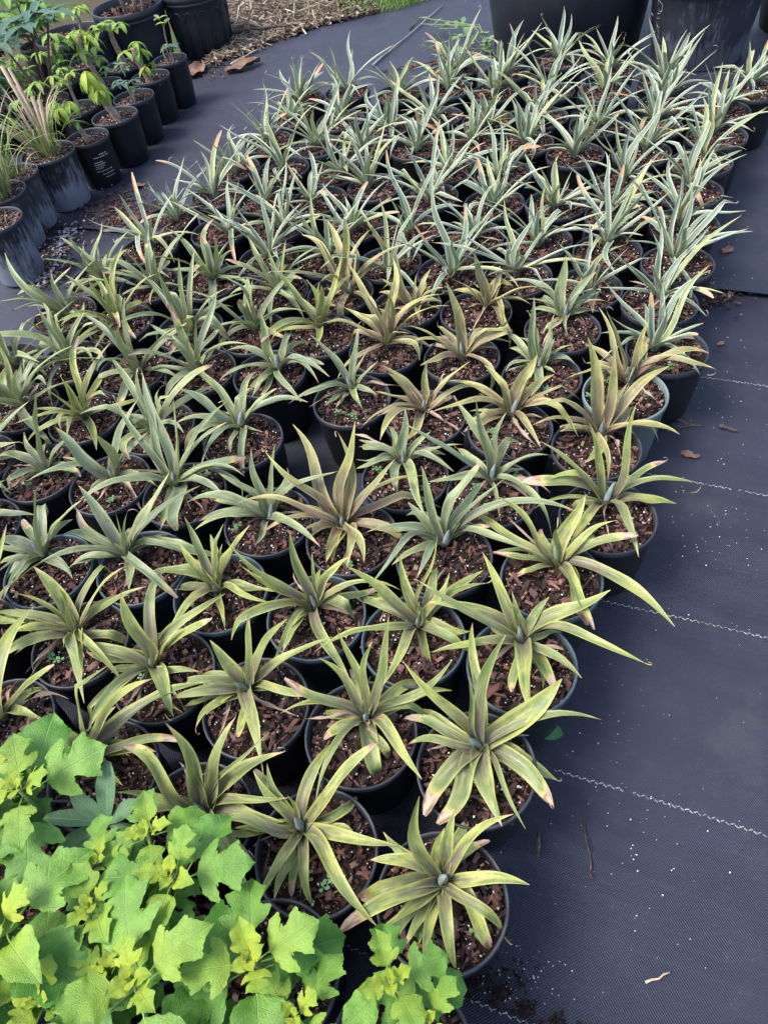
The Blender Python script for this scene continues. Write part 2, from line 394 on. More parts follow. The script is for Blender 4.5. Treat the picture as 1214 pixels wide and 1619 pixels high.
BEADS = [perl_mesh(R0 * .85, 7, 50 + s, .0014, .0018) for s in range(3)]
def chip_mesh(seed):
    rng = np.random.default_rng(seed); n = int(rng.integers(5, 8)); L = rng.uniform(.9, 1.7); W = rng.uniform(.5, .95); T = rng.uniform(.16, .34)
    a_ = np.sort(rng.uniform(0, 2 * PI, n) * .35 + np.linspace(0, 2 * PI, n, endpoint=False)); r = rng.uniform(.72, 1.1, n)
    lo = np.stack([np.cos(a_) * r * L * .5, np.sin(a_) * r * W * .5, -T * .5 + rng.normal(size=n) * .03], -1)
    hi = lo * rng.uniform(.72, .95, (n, 1)); hi[:, 2] = T * .5 + rng.normal(size=n) * .07
    f = [tuple(range(n - 1, -1, -1)), tuple(range(n, 2 * n))] + [(i, (i + 1) % n, n + (i + 1) % n, n + i) for i in range(n)]
    return mesh('bark_chip', np.vstack([lo, hi]), f, None, False)
CHIPS = [chip_mesh(100 + s) for s in range(10)]
def clover_mesh(seed):
    rng = np.random.default_rng(seed); A = Acc()
    for k in range(3):
        c = np.array([rng.uniform(-.006, .006), rng.uniform(-.006, .006), .006 + rng.random() * .006]); a0 = rng.uniform(0, 6)
        for q in range(3):
            a_ = a0 + q * 2.1; d = np.array([math.cos(a_), math.sin(a_), .15]); p = np.array([-math.sin(a_), math.cos(a_), 0]); r = .0042
            A.add([c, c + d * r + p * r * .6, c + d * r * 1.7 + p * r * .35, c + d * r * 1.45, c + d * r * 1.7 - p * r * .35, c + d * r - p * r * .6], [(0, 1, 2, 3), (0, 3, 4, 5)])
        A.add(*tube([(0, 0, -.002), tuple(c)], .0004, 4, False))
    return A.mesh('seedling', False)
CLOVER = [clover_mesh(s) for s in range(3)]

# ------------------------------------------------------------------ bromeliad leaves
CLS = {'u': (80, 18), 'y': (85, 8), 'm': (64, 40), 'q': (48, 32), 'h': (56, 80), 'd': (50, 115), 'l': (24, 36)}
TT = np.array([-1, -.55, 0, .55, 1.])
def leaf_mesh(az, L, e0, c, wd, rng, blunt=False, dead=False, curl=0.0, wavy=1.0, kink=0):
    n = 14; s = np.linspace(0, 1, n + 1); sm = (s[1:] + s[:-1]) / 2
    up_ = max(0.0, 76 - e0)
    e = np.radians(e0 - c * sm ** 1.2 + up_ * np.exp(-(sm / .11) ** 2))
    r = np.r_[0, np.cumsum(np.cos(e))] * L / n + .006; z = np.r_[0, np.cumsum(np.sin(e))] * L / n
    ee = np.radians(e0 - c * s ** 1.2 + up_ * np.exp(-(s / .11) ** 2))
    sway = rng.normal() * .05 * L * np.sin(PI * s) + rng.normal() * .028 * L * np.sin(2 * PI * s)
    if kink:                                              # blade creased over near its end
        kk = int(rng.integers(8, 12)); e[kk:] -= math.radians(kink); ee[kk:] -= math.radians(kink)
        r = np.r_[0, np.cumsum(np.cos(e))] * L / n + .006; z = np.r_[0, np.cumsum(np.sin(e))] * L / n
    ca, sa = math.cos(az), math.sin(az)
    side = np.tile(np.array([-sa, ca, 0.]), (n + 1, 1)); nor = np.stack([-np.sin(ee) * ca, -np.sin(ee) * sa, np.cos(ee)], -1)
    cen = np.stack([r * ca, r * sa, z], -1) + side * sway[:, None]
    tw = (rng.normal() * (1.1 if dead else .42)) * s ** 1.3
    sd_ = side * np.cos(tw)[:, None] + nor * np.sin(tw)[:, None]; nr = nor * np.cos(tw)[:, None] - side * np.sin(tw)[:, None]
    w0 = rng.uniform(.62, .78); pk = rng.uniform(.22, .42)
    prof = np.where(s < pk, w0 + (1 - w0) * np.sin(np.clip(s / pk, 0, 1) * PI / 2), 1 - np.clip((s - pk) / (1 - pk), 0, 1) ** (3.4 if blunt else rng.uniform(1.9, 2.5)))
    if blunt: prof = np.where(s > pk, .42 + .58 * prof, prof); prof[-1] *= .55
    prof = np.maximum(prof, .035)
    if dead: prof = prof * (.62 + .22 * np.sin(s * 17 + rng.uniform(0, 6)))
    hw = prof * wd * .5
    fold = np.interp(s, [0, .15, .6, 1], [1.1, .75, .42, .30]) * rng.uniform(.8, 1.25) * (1.9 if dead else 1)
    amp = wavy * wd * (.20 if dead else .075); ph = rng.uniform(0, 6, 2); fr = rng.uniform(9, 16, 2)
    env = np.sin(np.clip(s * 1.05, 0, 1) * PI)
    V = []
    for j, t in enumerate(TT):
        wv = amp * np.sin(s * fr[0 if t < 0 else 1] + ph[0 if t < 0 else 1]) * env * t * t
        V.append(cen + sd_ * (t * hw)[:, None] + nr * (fold * hw * (abs(t) ** 1.4) + wv)[:, None])
    V = np.stack(V, 1)                                   # (n+1,5,3)
    UVs = np.stack([np.tile((TT + 1) / 2, (n + 1, 1)), np.repeat(s[:, None], 5, 1)], -1)
    if curl:
        tan = cen[-1] - cen[-2]; tan /= np.linalg.norm(tan); p = cen[-1].copy(); ax = nr[-1] * (1 if rng.random() < .7 else -1); b = sd_[-1] * rng.uniform(-.5, .5)
        ang = 0; ex = []
        for k in range(6):
            ang += rng.uniform(.35, .62); d = tan * math.cos(ang) + ax * math.sin(ang) + b * .4; p = p + d * curl / 6
            ex.append(p[None] + sd_[-1][None] * (TT * .0007)[:, None])
        V = np.concatenate([V, np.stack(ex)], 0); UVs = np.concatenate([UVs, np.tile(np.stack([(TT + 1) / 2, np.ones(5)], -1), (6, 1, 1))], 0)
    m = V.shape[0]; f = [(i * 5 + j, i * 5 + j + 1, (i + 1) * 5 + j + 1, (i + 1) * 5 + j) for i in range(m - 1) for j in range(4)]
    return mesh('leaf', V.reshape(-1, 3), f, UVs.reshape(-1, 2))

def bud_mesh(seed):
    rng = np.random.default_rng(seed); V_ = []; n = 8; sg = 10
    for i in range(n + 1):
        s = i / n; rr_ = .0062 * (.75 + .25 * math.sin(s * 3)) * (1 - s ** 2.6) + .0003
        for k in range(sg): q = 2 * PI * k / sg; V_.append((rr_ * math.cos(q) * (1 if k % 5 else .72) + .004 * s * s, rr_ * .8 * math.sin(q), s * .042))
    return mesh('leaf_bud', V_, [(i * sg + k, i * sg + (k + 1) % sg, (i + 1) * sg + (k + 1) % sg, (i + 1) * sg + k) for i in range(n) for k in range(sg)])
BUDS = [bud_mesh(s) for s in range(3)]
# pot, kind, place of pot, offset of plant, measured leaves (azimuth, length mm, start elevation, droop, marks: 1 wide 2 narrow 4 blunt 8 dead)
DATA = [
    ('A', 'Y', -0.016, 0.217, 0.003, 0.022, [(95.7, 165, 80, 18, 0), (62.2, 98, 64, 40, 0), (71.7, 70, 64, 40, 0), (18.8, 150, 64, 40, 0), (26.5, 79, 24, 36, 4), (344.6, 122, 56, 80, 0), (313.8, 144, 56, 80, 0), (299.5, 106, 50, 115, 4), (270, 111, 50, 115, 0), (248.6, 97, 24, 36, 0), (229.7, 82, 24, 36, 4), (223.3, 52, 56, 80, 2), (209.9, 110, 56, 80, 0), (199, 152, 56, 80, 4), (180.2, 152, 56, 80, 4), (158, 99, 56, 80, 0), (134.1, 99, 56, 80, 0)]),
    ('B', 'Y', -0.167, 0.301, -0.019, 0.033, [(65.6, 150, 50, 115, 0), (111.7, 106, 64, 40, 0), (126.3, 109, 64, 40, 0), (101.3, 71, 80, 18, 2), (27.5, 164, 48, 32, 4), (21.7, 92, 24, 36, 4), (336.9, 159, 56, 80, 0), (332.7, 89, 24, 36, 5), (303, 197, 56, 80, 0), (274.8, 111, 50, 115, 0), (256.5, 85, 24, 36, 4), (245.3, 92, 24, 36, 0), (238.7, 119, 56, 80, 0), (173.5, 96, 56, 80, 0), (170.8, 121, 56, 80, 0), (172.7, 114, 24, 36, 0)]),
    ('C', 'Y', 0.061, 0.371, 0.013, 0.029, [(81.1, 194, 56, 80, 0), (49.5, 216, 80, 18, 0), (94.7, 136, 80, 18, 2), (133.6, 179, 64, 40, 0), (149.9, 115, 24, 36, 4), (174.2, 113, 56, 80, 0), (175.3, 77, 24, 36, 8), (23.7, 72, 64, 40, 2), (18.2, 156, 48, 32, 1), (355, 186, 56, 80, 0), (1.3, 69, 24, 36, 8), (306.9, 125, 24, 36, 5), (282.3, 151, 56, 80, 2), (221.9, 130, 24, 36, 5), (231.2, 129, 24, 36, 5)]),
    ('D', 'Y', -0.090, 0.450, 0.009, 0.025, [(31.3, 218, 80, 18, 0), (126.2, 117, 64, 40, 0), (99.9, 139, 64, 40, 0), (50.8, 151, 80, 18, 0), (49.1, 86, 80, 18, 2), (7.9, 170, 48, 32, 0), (3.5, 137, 24, 36, 0), (347.9, 147, 56, 80, 0), (299, 158, 56, 80, 1), (239.1, 167, 56, 80, 0), (201, 67, 24, 36, 5), (173.3, 89, 24, 36, 8), (174.5, 136, 56, 80, 0), (155.1, 137, 48, 32, 4), (287.8, 72, 64, 40, 8)]),
    ('I', 'Y', -0.330, 0.368, 0.011, 0.013, [(92.8, 176, 80, 18, 1), (68.4, 115, 80, 18, 2), (48.1, 154, 64, 40, 1), (138.8, 162, 64, 40, 4), (18.7, 179, 64, 40, 2), (11.3, 165, 48, 32, 1), (352.3, 146, 56, 80, 0), (341.1, 124, 24, 36, 1), (162.6, 133, 56, 80, 0), (164.4, 109, 56, 80, 0), (224, 71, 80, 18, 0), (300.4, 184, 56, 80, 1), (298.7, 152, 56, 80, 0), (211.7, 48, 24, 36, 0)]),
    ('J', 'Y', -0.468, 0.459, -0.023, 0.029, [(34.7, 212, 80, 18, 0), (10.1, 211, 64, 40, 0), (20.1, 210, 24, 36, 1), (354.6, 161, 24, 36, 4), (132.3, 79, 64, 40, 1), (192.1, 45, 50, 115, 0), (316.2, 83, 24, 36, 0), (32.7, 100, 64, 40, 0), (165.6, 72, 56, 80, 0), (118.9, 48, 64, 40, 0)]),
    ('K', 'Y', -0.638, 0.564, -0.006, 0.018, [(74, 189, 56, 80, 1), (10.1, 191, 80, 18, 0), (38.6, 72, 64, 40, 8), (15.1, 142, 48, 32, 4), (0.7, 117, 24, 36, 8), (125.5, 77, 64, 40, 0), (338.1, 111, 56, 80, 1), (242.4, 49, 56, 80, 0)]),
    ('L', 'Y', -0.242, 0.521, -0.014, 0.033, [(40.5, 159, 80, 18, 0), (124.1, 97, 64, 40, 1), (47, 61, 64, 40, 2), (29.7, 141, 64, 40, 1), (0.4, 186, 48, 32, 1), (335, 137, 56, 80, 4), (327.7, 97, 56, 80, 1), (319.2, 104, 24, 36, 8), (170.5, 118, 56, 80, 0), (186.1, 121, 56, 80, 1), (216.1, 76, 56, 80, 0), (262.6, 82, 24, 36, 4), (282.5, 191, 56, 80, 1), (185.1, 115, 24, 36, 0)]),
    ('M', 'Y', -0.387, 0.603, -0.019, 0.019, [(92.9, 152, 80, 18, 1), (77, 184, 56, 80, 1), (347.5, 142, 80, 18, 2), (31.2, 177, 56, 80, 1), (16.8, 99, 64, 40, 0), (9.3, 142, 48, 32, 5), (334.7, 104, 56, 80, 0), (163.4, 135, 56, 80, 1), (159.9, 116, 24, 36, 1), (228, 160, 56, 80, 0), (237.9, 155, 56, 80, 0), (240.7, 87, 24, 36, 8), (293.7, 142, 56, 80, 1), (300.8, 117, 24, 36, 0)]),
    ('N', 'Y', -0.533, 0.692, -0.011, 0.028, [(119.7, 136, 64, 40, 1), (323.1, 183, 80, 18, 2), (59.7, 170, 56, 80, 0), (7.5, 187, 64, 40, 0), (355.9, 191, 48, 32, 0), (339.6, 118, 24, 36, 4), (308.2, 202, 56, 80, 0), (162.6, 151, 56, 80, 0), (150.8, 121, 64, 40, 2), (157, 89, 48, 32, 5), (188.5, 134, 56, 80, 1), (207.9, 134, 56, 80, 1), (225.7, 103, 24, 36, 8), (285.5, 115, 64, 40, 2), (288.2, 175, 56, 80, 1), (289.5, 214, 56, 80, 1)]),
    ('N2', 'Y', -0.735, 0.747, 0.020, 0.019, []),
    ('O', 'G', -0.615, 0.862, -0.017, 0.040, [(6.1, 176, 80, 18, 0), (94.1, 139, 56, 80, 4), (0, 185, 64, 40, 0), (355, 134, 64, 40, 0), (159, 101, 56, 80, 1), (117.4, 82, 48, 32, 4), (0.5, 48, 56, 80, 2), (254.8, 139, 56, 80, 0), (161.3, 108, 24, 36, 4), (353.4, 60, 24, 36, 0), (245.3, 83, 56, 80, 0), (220.2, 115, 56, 80, 0)]),
    ('Q', 'G', -0.441, 0.830, -0.027, 0.031, [(122.1, 158, 64, 40, 1), (349.9, 131, 85, 8, 2), (136.7, 126, 48, 32, 4), (157.4, 137, 56, 80, 1), (203.6, 213, 56, 80, 1), (28.5, 187, 64, 40, 1), (30.5, 197, 56, 80, 0), (344.1, 142, 80, 18, 1), (352.3, 212, 24, 36, 1), (338.7, 173, 56, 80, 1), (307.8, 221, 56, 80, 4), (278.1, 85, 24, 36, 0), (184.7, 103, 24, 36, 0)]),
    ('S', 'Y', -0.298, 0.743, -0.007, 0.013, [(49.7, 139, 80, 18, 0), (128.1, 109, 64, 40, 0), (33.8, 137, 64, 40, 1), (108.5, 144, 64, 40, 0), (27.1, 110, 80, 18, 0), (161.4, 131, 56, 80, 1), (199.8, 59, 56, 80, 0), (233.4, 159, 56, 80, 1), (322.9, 141, 56, 80, 0), (343.4, 97, 24, 36, 1), (280, 91, 24, 36, 0), (134.5, 75, 24, 36, 1)]),
    ('T', 'Y', -0.139, 0.661, -0.001, 0.020, [(100.1, 153, 80, 18, 1), (65.6, 112, 80, 18, 2), (149.7, 191, 64, 40, 0), (159.7, 149, 64, 40, 0), (153.7, 112, 48, 32, 0), (24.4, 115, 64, 40, 1), (202.5, 179, 56, 80, 0), (226.1, 66, 56, 80, 1), (2.3, 54, 56, 80, 8), (329.7, 111, 56, 80, 1), (348, 169, 56, 80, 0), (235.7, 100, 24, 36, 1), (286.5, 165, 24, 36, 0), (241.3, 154, 56, 80, 2)]),
    ('U', 'Y', 0.009, 0.585, 0.013, 0.026, [(146.6, 159, 64, 40, 1), (95.8, 123, 64, 40, 0), (255.4, 122, 85, 8, 2), (40.6, 183, 80, 18, 2), (34.8, 103, 64, 40, 0), (14.5, 137, 56, 80, 0), (29.2, 143, 24, 36, 0), (313.7, 123, 56, 80, 0), (336.5, 84, 24, 36, 1), (275, 83, 24, 36, 4), (239.2, 157, 56, 80, 0), (196.4, 193, 56, 80, 0), (143.7, 92, 56, 80, 2)]),
    ('F', 'Y', 0.161, 0.510, 0.010, 0.042, [(108.7, 156, 64, 40, 0), (93, 91, 80, 18, 2), (109.1, 79, 80, 18, 1), (34.5, 85, 64, 40, 1), (3.7, 162, 48, 32, 1), (358.9, 64, 24, 36, 0), (325.3, 205, 56, 80, 0), (303.2, 128, 56, 80, 0), (275.8, 90, 24, 36, 0), (260.2, 172, 56, 80, 1), (246.9, 94, 24, 36, 4), (152.1, 168, 56, 80, 0), (152.3, 192, 48, 32, 0), (187.1, 161, 56, 80, 0), (136.8, 55, 24, 36, 1)]),
    ('E', 'Y', 0.247, 0.651, 0.018, 0.027, [(47.5, 127, 64, 40, 1), (138, 160, 64, 40, 0), (137, 202, 24, 36, 0), (243.3, 187, 80, 18, 2), (144.3, 124, 64, 40, 8), (46.7, 70, 64, 40, 8), (4.2, 121, 64, 40, 0), (11, 89, 56, 80, 0), (347.3, 142, 48, 32, 4), (305.3, 221, 24, 36, 1), (270.6, 106, 56, 80, 2), (270.8, 186, 56, 80, 4), (272, 139, 24, 36, 4), (186.9, 81, 24, 36, 4), (148.1, 45, 56, 80, 2)]),
    ('X', 'Y', 0.375, 0.755, 0.007, 0.034, [(116.3, 165, 80, 18, 0), (45.1, 193, 80, 18, 0), (148.2, 172, 64, 40, 0), (167.7, 144, 64, 40, 0), (163, 163, 56, 80, 5), (188.1, 152, 56, 80, 2), (14.4, 74, 64, 40, 2), (346.5, 169, 56, 80, 0), (8.2, 122, 48, 32, 4), (9.3, 57, 64, 40, 8), (267.6, 185, 56, 80, 0), (255.5, 82, 24, 36, 8)]),
    ('Yy', 'P', 0.409, 0.917, 0.021, 0.037, [(108, 199, 80, 18, 1), (64.3, 171, 80, 18, 0), (171.8, 191, 64, 40, 0), (39.8, 106, 64, 40, 0), (20.2, 176, 48, 32, 1), (325.3, 156, 56, 80, 4), (325.6, 141, 56, 80, 0), (174.8, 151, 56, 80, 0), (166.1, 76, 24, 36, 4), (254.7, 186, 56, 80, 0), (27.4, 115, 24, 36, 1)]),
    ('Z', 'P', 0.510, 1.046, 0.021, 0.038, [(108.1, 165, 64, 40, 0), (153.1, 180, 80, 18, 0), (42.1, 134, 80, 18, 0), (183.1, 155, 56, 80, 0), (354.9, 170, 56, 80, 5), (335.8, 175, 56, 80, 0), (122.4, 128, 56, 80, 0), (0.6, 84, 56, 80, 0)]),
    ('R22', 'V', 0.635, 1.152, -0.015, 0.023, []),
    ('R23', 'V', 0.681, 1.310, 0.010, 0.013, []),
    ('R24', 'V', 0.776, 1.444, 0.001, 0.022, []),
    ('R25', 'V', 0.852, 1.591, 0.001, 0.025, []),
    ('R26', 'V', 0.927, 1.738, 0.009, 0.034, []),
    ('R27', 'V', 1.015, 1.878, 0.022, 0.025, []),
    ('R28', 'V', 1.117, 2.008, 0.012, 0.041, []),
    ('R29', 'V', 1.194, 2.155, 0.017, 0.039, []),
    ('R30', 'V', 1.337, 2.255, 0.011, 0.042, []),
    ('c31', 'V', 0.550, 1.412, 0.010, 0.003, []),
    ('c31b', 'G', 0.454, 1.279, 0.016, 0.040, [(79, 137, 80, 18, 1), (122.8, 96, 56, 80, 0), (133.6, 167, 56, 80, 1), (25.2, 119, 64, 40, 0), (147.3, 108, 56, 80, 0), (19.6, 104, 56, 80, 0), (255.8, 141, 56, 80, 0), (165.4, 82, 56, 80, 0), (356.9, 101, 56, 80, 0)]),
    ('c32', 'V', 0.645, 1.546, 0.013, 0.041, []),
    ('c33', 'V', 0.721, 1.692, -0.003, 0.032, []),
    ('c34', 'V', 0.796, 1.840, 0.010, 0.034, []),
    ('c35', 'V', 0.894, 1.991, 0.023, 0.028, []),
    ('c36', 'V', 0.984, 2.130, 0.017, 0.039, []),
    ('c37', 'V', 1.074, 2.269, 0.013, 0.041, []),
    ('c38', 'V', 1.129, 2.426, 0.017, 0.040, []),
    ('v1', 'V', 0.505, 1.645, -0.004, -0.006, []),
    ('v2', 'V', 0.414, 1.507, 0.001, 0.019, []),
    ('v3', 'V', 0.265, 1.579, 0.003, 0.001, []),
    ('v4', 'V', 0.352, 1.721, 0.002, 0.002, []),
    ('v5', 'V', 0.595, 1.800, -0.003, -0.001, []),
    ('v6', 'V', 0.613, 2.177, -0.001, 0.000, []),
    ('v7', 'V', 0.705, 2.331, -0.007, 0.002, []),
    ('v8', 'V', 0.780, 2.510, 0.000, 0.000, []),
    ('v9', 'V', 0.890, 2.759, 0.000, 0.000, []),
    ('v10', 'V', 0.694, 2.737, -0.001, -0.003, []),
    ('v11', 'V', 0.619, 2.589, 0.001, 0.003, []),
    ('v12', 'V', 0.547, 2.381, -0.011, -0.031, []),
    ('v13', 'V', 0.504, 2.014, -0.011, -0.008, []),
    ('v14', 'V', 0.460, 2.240, 0.008, 0.021, []),
    ('v15', 'V', 0.539, 2.855, 0.000, 0.000, []),
    ('v16', 'V', 0.478, 2.688, 0.000, 0.000, []),
    ('v17', 'V', 0.402, 2.473, -0.019, 0.001, []),
    ('v18', 'V', 0.299, 2.281, -0.002, 0.002, []),
    ('v19', 'V', 0.365, 2.104, -0.001, -0.019, []),
    ('v20', 'V', 0.281, 1.961, -0.002, -0.008, []),
    ('v21', 'V', 0.237, 2.482, 0.003, -0.026, []),
    ('v22', 'V', 0.312, 2.726, 0.000, 0.000, []),
    ('v23', 'V', 0.723, 2.052, -0.000, 0.000, []),
    ('v24', 'V', 0.840, 2.212, 0.001, -0.000, []),
    ('v25', 'V', 0.939, 2.440, 0.000, 0.000, []),
    ('v26', 'V', 1.016, 2.609, 0.000, 0.000, []),
    ('w1', 'V', -0.025, 2.842, 0.001, -0.005, []),
    ('w2', 'V', -0.072, 2.683, 0.001, 0.005, []),
    ('w3', 'V', 0.140, 2.821, -0.003, 0.000, []),
    ('w4', 'V', 0.093, 2.587, 0.000, 0.000, []),
    ('w5', 'V', -0.001, 2.422, 0.002, -0.006, []),
    ('w6', 'V', 0.145, 2.344, -0.009, -0.013, []),
    ('w7', 'V', -0.155, 2.521, 0.000, 0.000, []),
    ('w8', 'V', -0.270, 2.364, 0.005, -0.019, []),
    ('w9', 'V', -0.319, 2.206, -0.011, -0.006, []),
    ('w10', 'V', -0.116, 2.302, -0.006, 0.007, []),
    ('w11', 'V', 0.047, 2.211, 0.009, -0.015, []),
    ('w12', 'V', -0.177, 2.121, -0.002, 0.001, []),
    ('w13', 'V', -0.022, 2.060, -0.023, 0.011, []),
    ('w14', 'V', -0.314, 1.992, 0.023, -0.005, []),
    ('w15', 'V', -0.151, 1.957, 0.017, -0.020, []),
    ('w16', 'V', 0.057, 1.884, -0.008, -0.025, []),
    ('w17', 'V', 0.143, 2.075, -0.020, 0.003, []),
    ('x1', 'V', -0.180, 1.794, 0.001, 0.020, []),
    ('x2', 'G', -0.166, 1.630, 0.008, -0.005, []),
    ('x3', 'P', -0.009, 1.574, 0.022, 0.004, []),
    ('x4', 'V', -0.024, 1.739, 0.002, 0.025, []),
    ('x5', 'G', -0.336, 1.737, 0.005, 0.018, []),
    ('x6', 'G', -0.228, 1.476, 0.003, 0.023, []),
    ('x7', 'G', -0.382, 1.539, 0.002, -0.001, []),
    ('x8', 'Y', -0.066, 1.418, -0.002, 0.030, []),
    ('x9', 'G', -0.194, 1.313, 0.019, 0.018, [(100.3, 138, 80, 18, 1), (45.3, 125, 64, 40, 1), (153.6, 134, 56, 80, 1), (110.3, 66, 56, 80, 0), (33.7, 136, 50, 115, 1), (310.4, 205, 56, 80, 1), (205.4, 153, 56, 80, 0), (301.9, 199, 56, 80, 0), (230, 123, 24, 36, 0), (286.9, 172, 24, 36, 0), (272.5, 126, 64, 40, 2)]),
    ('x10', 'G', -0.024, 1.174, 0.004, 0.043, [(128.9, 148, 64, 40, 0), (44.2, 146, 80, 18, 0), (42.7, 102, 64, 40, 2), (207.1, 169, 56, 80, 0), (197.5, 118, 56, 80, 0), (5.8, 88, 64, 40, 0), (278.1, 115, 56, 80, 0), (235.6, 57, 24, 36, 0), (312.9, 78, 56, 80, 0), (215.7, 77, 24, 36, 0)]),
    ('x11', 'G', -0.351, 1.365, -0.011, 0.010, []),
    ('x12', 'V', 0.126, 1.669, -0.008, -0.032, []),
    ('x13', 'P', 0.140, 1.471, 0.013, -0.006, [(116.6, 146, 80, 18, 0), (41, 103, 64, 40, 0), (53.6, 86, 80, 18, 2), (145.8, 107, 64, 40, 0), (142.9, 100, 56, 80, 0), (319, 123, 64, 40, 0), (345, 75, 56, 80, 0), (272.9, 91, 56, 80, 0), (131.1, 138, 56, 80, 0), (332.5, 71, 24, 36, 0)]),
    ('x14', 'P', 0.289, 1.398, 0.030, 0.028, [(112.4, 128, 80, 18, 1), (75.4, 84, 80, 18, 2), (165.8, 112, 64, 40, 0), (144, 92, 56, 80, 1), (21.7, 103, 64, 40, 1), (42.8, 89, 64, 40, 0), (279.4, 143, 56, 80, 0), (317.9, 126, 56, 80, 4), (333.9, 176, 56, 80, 0), (190.2, 49, 56, 80, 2), (238.2, 106, 80, 18, 0)]),
    ('x15', 'P', 0.068, 1.321, 0.008, 0.020, []),
    ('x16', 'P', 0.224, 1.246, 0.002, 0.005, [(106.5, 171, 80, 18, 1), (80.2, 108, 80, 18, 0), (177.6, 157, 64, 40, 0), (160.5, 130, 56, 80, 0), (28, 114, 64, 40, 1), (358.2, 145, 64, 40, 0), (355.2, 162, 56, 80, 5), (349.5, 117, 56, 80, 0), (347.1, 82, 56, 80, 0), (286.5, 171, 50, 115, 4), (124.1, 72, 56, 80, 2)]),
    ('x17', 'G', 0.368, 1.138, 0.007, 0.042, [(91.7, 150, 80, 18, 0), (37.5, 119, 80, 18, 1), (109.6, 123, 80, 18, 0), (197.5, 92, 56, 80, 0), (342.9, 88, 64, 40, 0), (297.9, 49, 56, 80, 0), (133.6, 79, 56, 80, 0), (331.3, 79, 56, 80, 0), (122, 122, 56, 80, 0)]),
    ('x18', 'P', 0.269, 1.006, 0.014, 0.041, [(122.7, 127, 80, 18, 1), (34.2, 138, 80, 18, 1), (5.4, 117, 80, 18, 2), (6, 117, 64, 40, 0), (353.8, 183, 48, 32, 2), (312.3, 187, 56, 80, 0), (275.5, 171, 56, 80, 0), (141.6, 156, 56, 80, 0), (183.5, 187, 56, 80, 0), (164.1, 83, 24, 36, 0)]),
    ('x19', 'P', 0.115, 1.082, 0.002, 0.027, [(59.6, 109, 80, 18, 0), (138.5, 109, 64, 40, 0), (137, 127, 64, 40, 0), (6.2, 145, 64, 40, 0), (0.2, 127, 56, 80, 0), (17.3, 64, 24, 36, 4), (207.1, 167, 56, 80, 0), (153.3, 126, 56, 80, 0), (187.4, 107, 24, 36, 8), (248.7, 45, 24, 36, 0), (228.8, 175, 56, 80, 0)]),
    ('x20', 'V', 0.207, 1.813, -0.008, -0.001, []),
    ('y1', 'G', -0.642, 1.855, 0.012, -0.011, []),
    ('y2', 'V', -0.514, 1.968, 0.005, 0.018, []),
    ('y3', 'G', -0.497, 1.773, 0.013, -0.001, []),
    ('y4', 'G', -0.714, 1.706, 0.002, 0.003, []),
    ('y5', 'Y', -0.559, 1.619, -0.004, -0.003, []),
    ('y6', 'G', -0.665, 1.492, -0.012, 0.010, []),
    ('y7', 'G', -0.510, 1.413, 0.016, -0.009, []),
    ('y8', 'G', -0.826, 1.532, 0.017, -0.004, []),
    ('y9', 'V', -0.465, 2.127, 0.021, -0.003, []),
    ('z1', 'G', -0.756, 1.353, 0.000, 0.000, []),
    ('z2', 'Y', -0.603, 1.276, 0.000, -0.001, []),
    ('z3', 'G', -0.440, 1.200, -0.006, -0.009, []),
    ('z4', 'G', -0.674, 1.126, 0.010, -0.002, [(14.3, 206, 80, 18, 1), (115.2, 92, 64, 40, 0), (159.5, 116, 56, 80, 1), (340.4, 83, 56, 80, 0), (214.2, 107, 56, 80, 0), (0.4, 115, 64, 40, 0), (95.5, 112, 50, 115, 4), (186.4, 62, 56, 80, 0), (8.5, 76, 64, 40, 0)]),
    ('z5', 'G', -0.524, 1.057, 0.006, 0.010, [(140, 153, 64, 40, 1), (308.4, 178, 80, 18, 0), (46, 173, 64, 40, 1), (4.8, 147, 64, 40, 0), (150.4, 128, 56, 80, 2), (183.9, 170, 56, 80, 0), (239.4, 92, 56, 80, 0), (335.9, 49, 80, 18, 0), (329.5, 118, 24, 36, 0), (223.7, 57, 56, 80, 1)]),
    ('z6', 'G', -0.371, 0.992, -0.020, 0.028, [(35, 207, 80, 18, 0), (96.8, 234, 64, 40, 0), (96.9, 227, 64, 40, 0), (18.4, 209, 64, 40, 0), (358.9, 203, 64, 40, 0), (355.7, 176, 56, 80, 4), (336.7, 191, 56, 80, 0), (318.4, 172, 56, 80, 1), (336.5, 206, 50, 115, 0), (276.5, 142, 24, 36, 5), (262.4, 118, 24, 36, 4), (196.5, 191, 56, 80, 1), (123, 202, 64, 40, 0), (258.4, 69, 80, 18, 4)]),
    ('z7', 'G', -0.255, 1.110, -0.007, 0.042, [(52.5, 107, 80, 18, 4), (68.3, 149, 56, 80, 0), (120.9, 139, 64, 40, 0), (158.6, 146, 64, 40, 1), (178, 139, 56, 80, 0), (352.8, 177, 56, 80, 0), (352.8, 141, 64, 40, 4), (318.7, 80, 56, 80, 2), (212.6, 146, 56, 80, 4), (252.1, 76, 50, 115, 0), (272, 152, 50, 115, 4), (248.6, 191, 56, 80, 0)]),
    ('z8', 'G', -0.211, 0.884, 0.003, 0.007, [(90, 144, 80, 18, 0), (36.3, 162, 80, 18, 2), (17.7, 118, 64, 40, 0), (359.8, 186, 64, 40, 0), (167.4, 164, 56, 80, 1), (195, 148, 56, 80, 0), (177.4, 131, 24, 36, 1), (151.7, 118, 24, 36, 0), (246.6, 70, 24, 36, 0), (305.2, 187, 56, 80, 0), (201.8, 45, 56, 80, 2), (143.3, 127, 64, 40, 0)]),
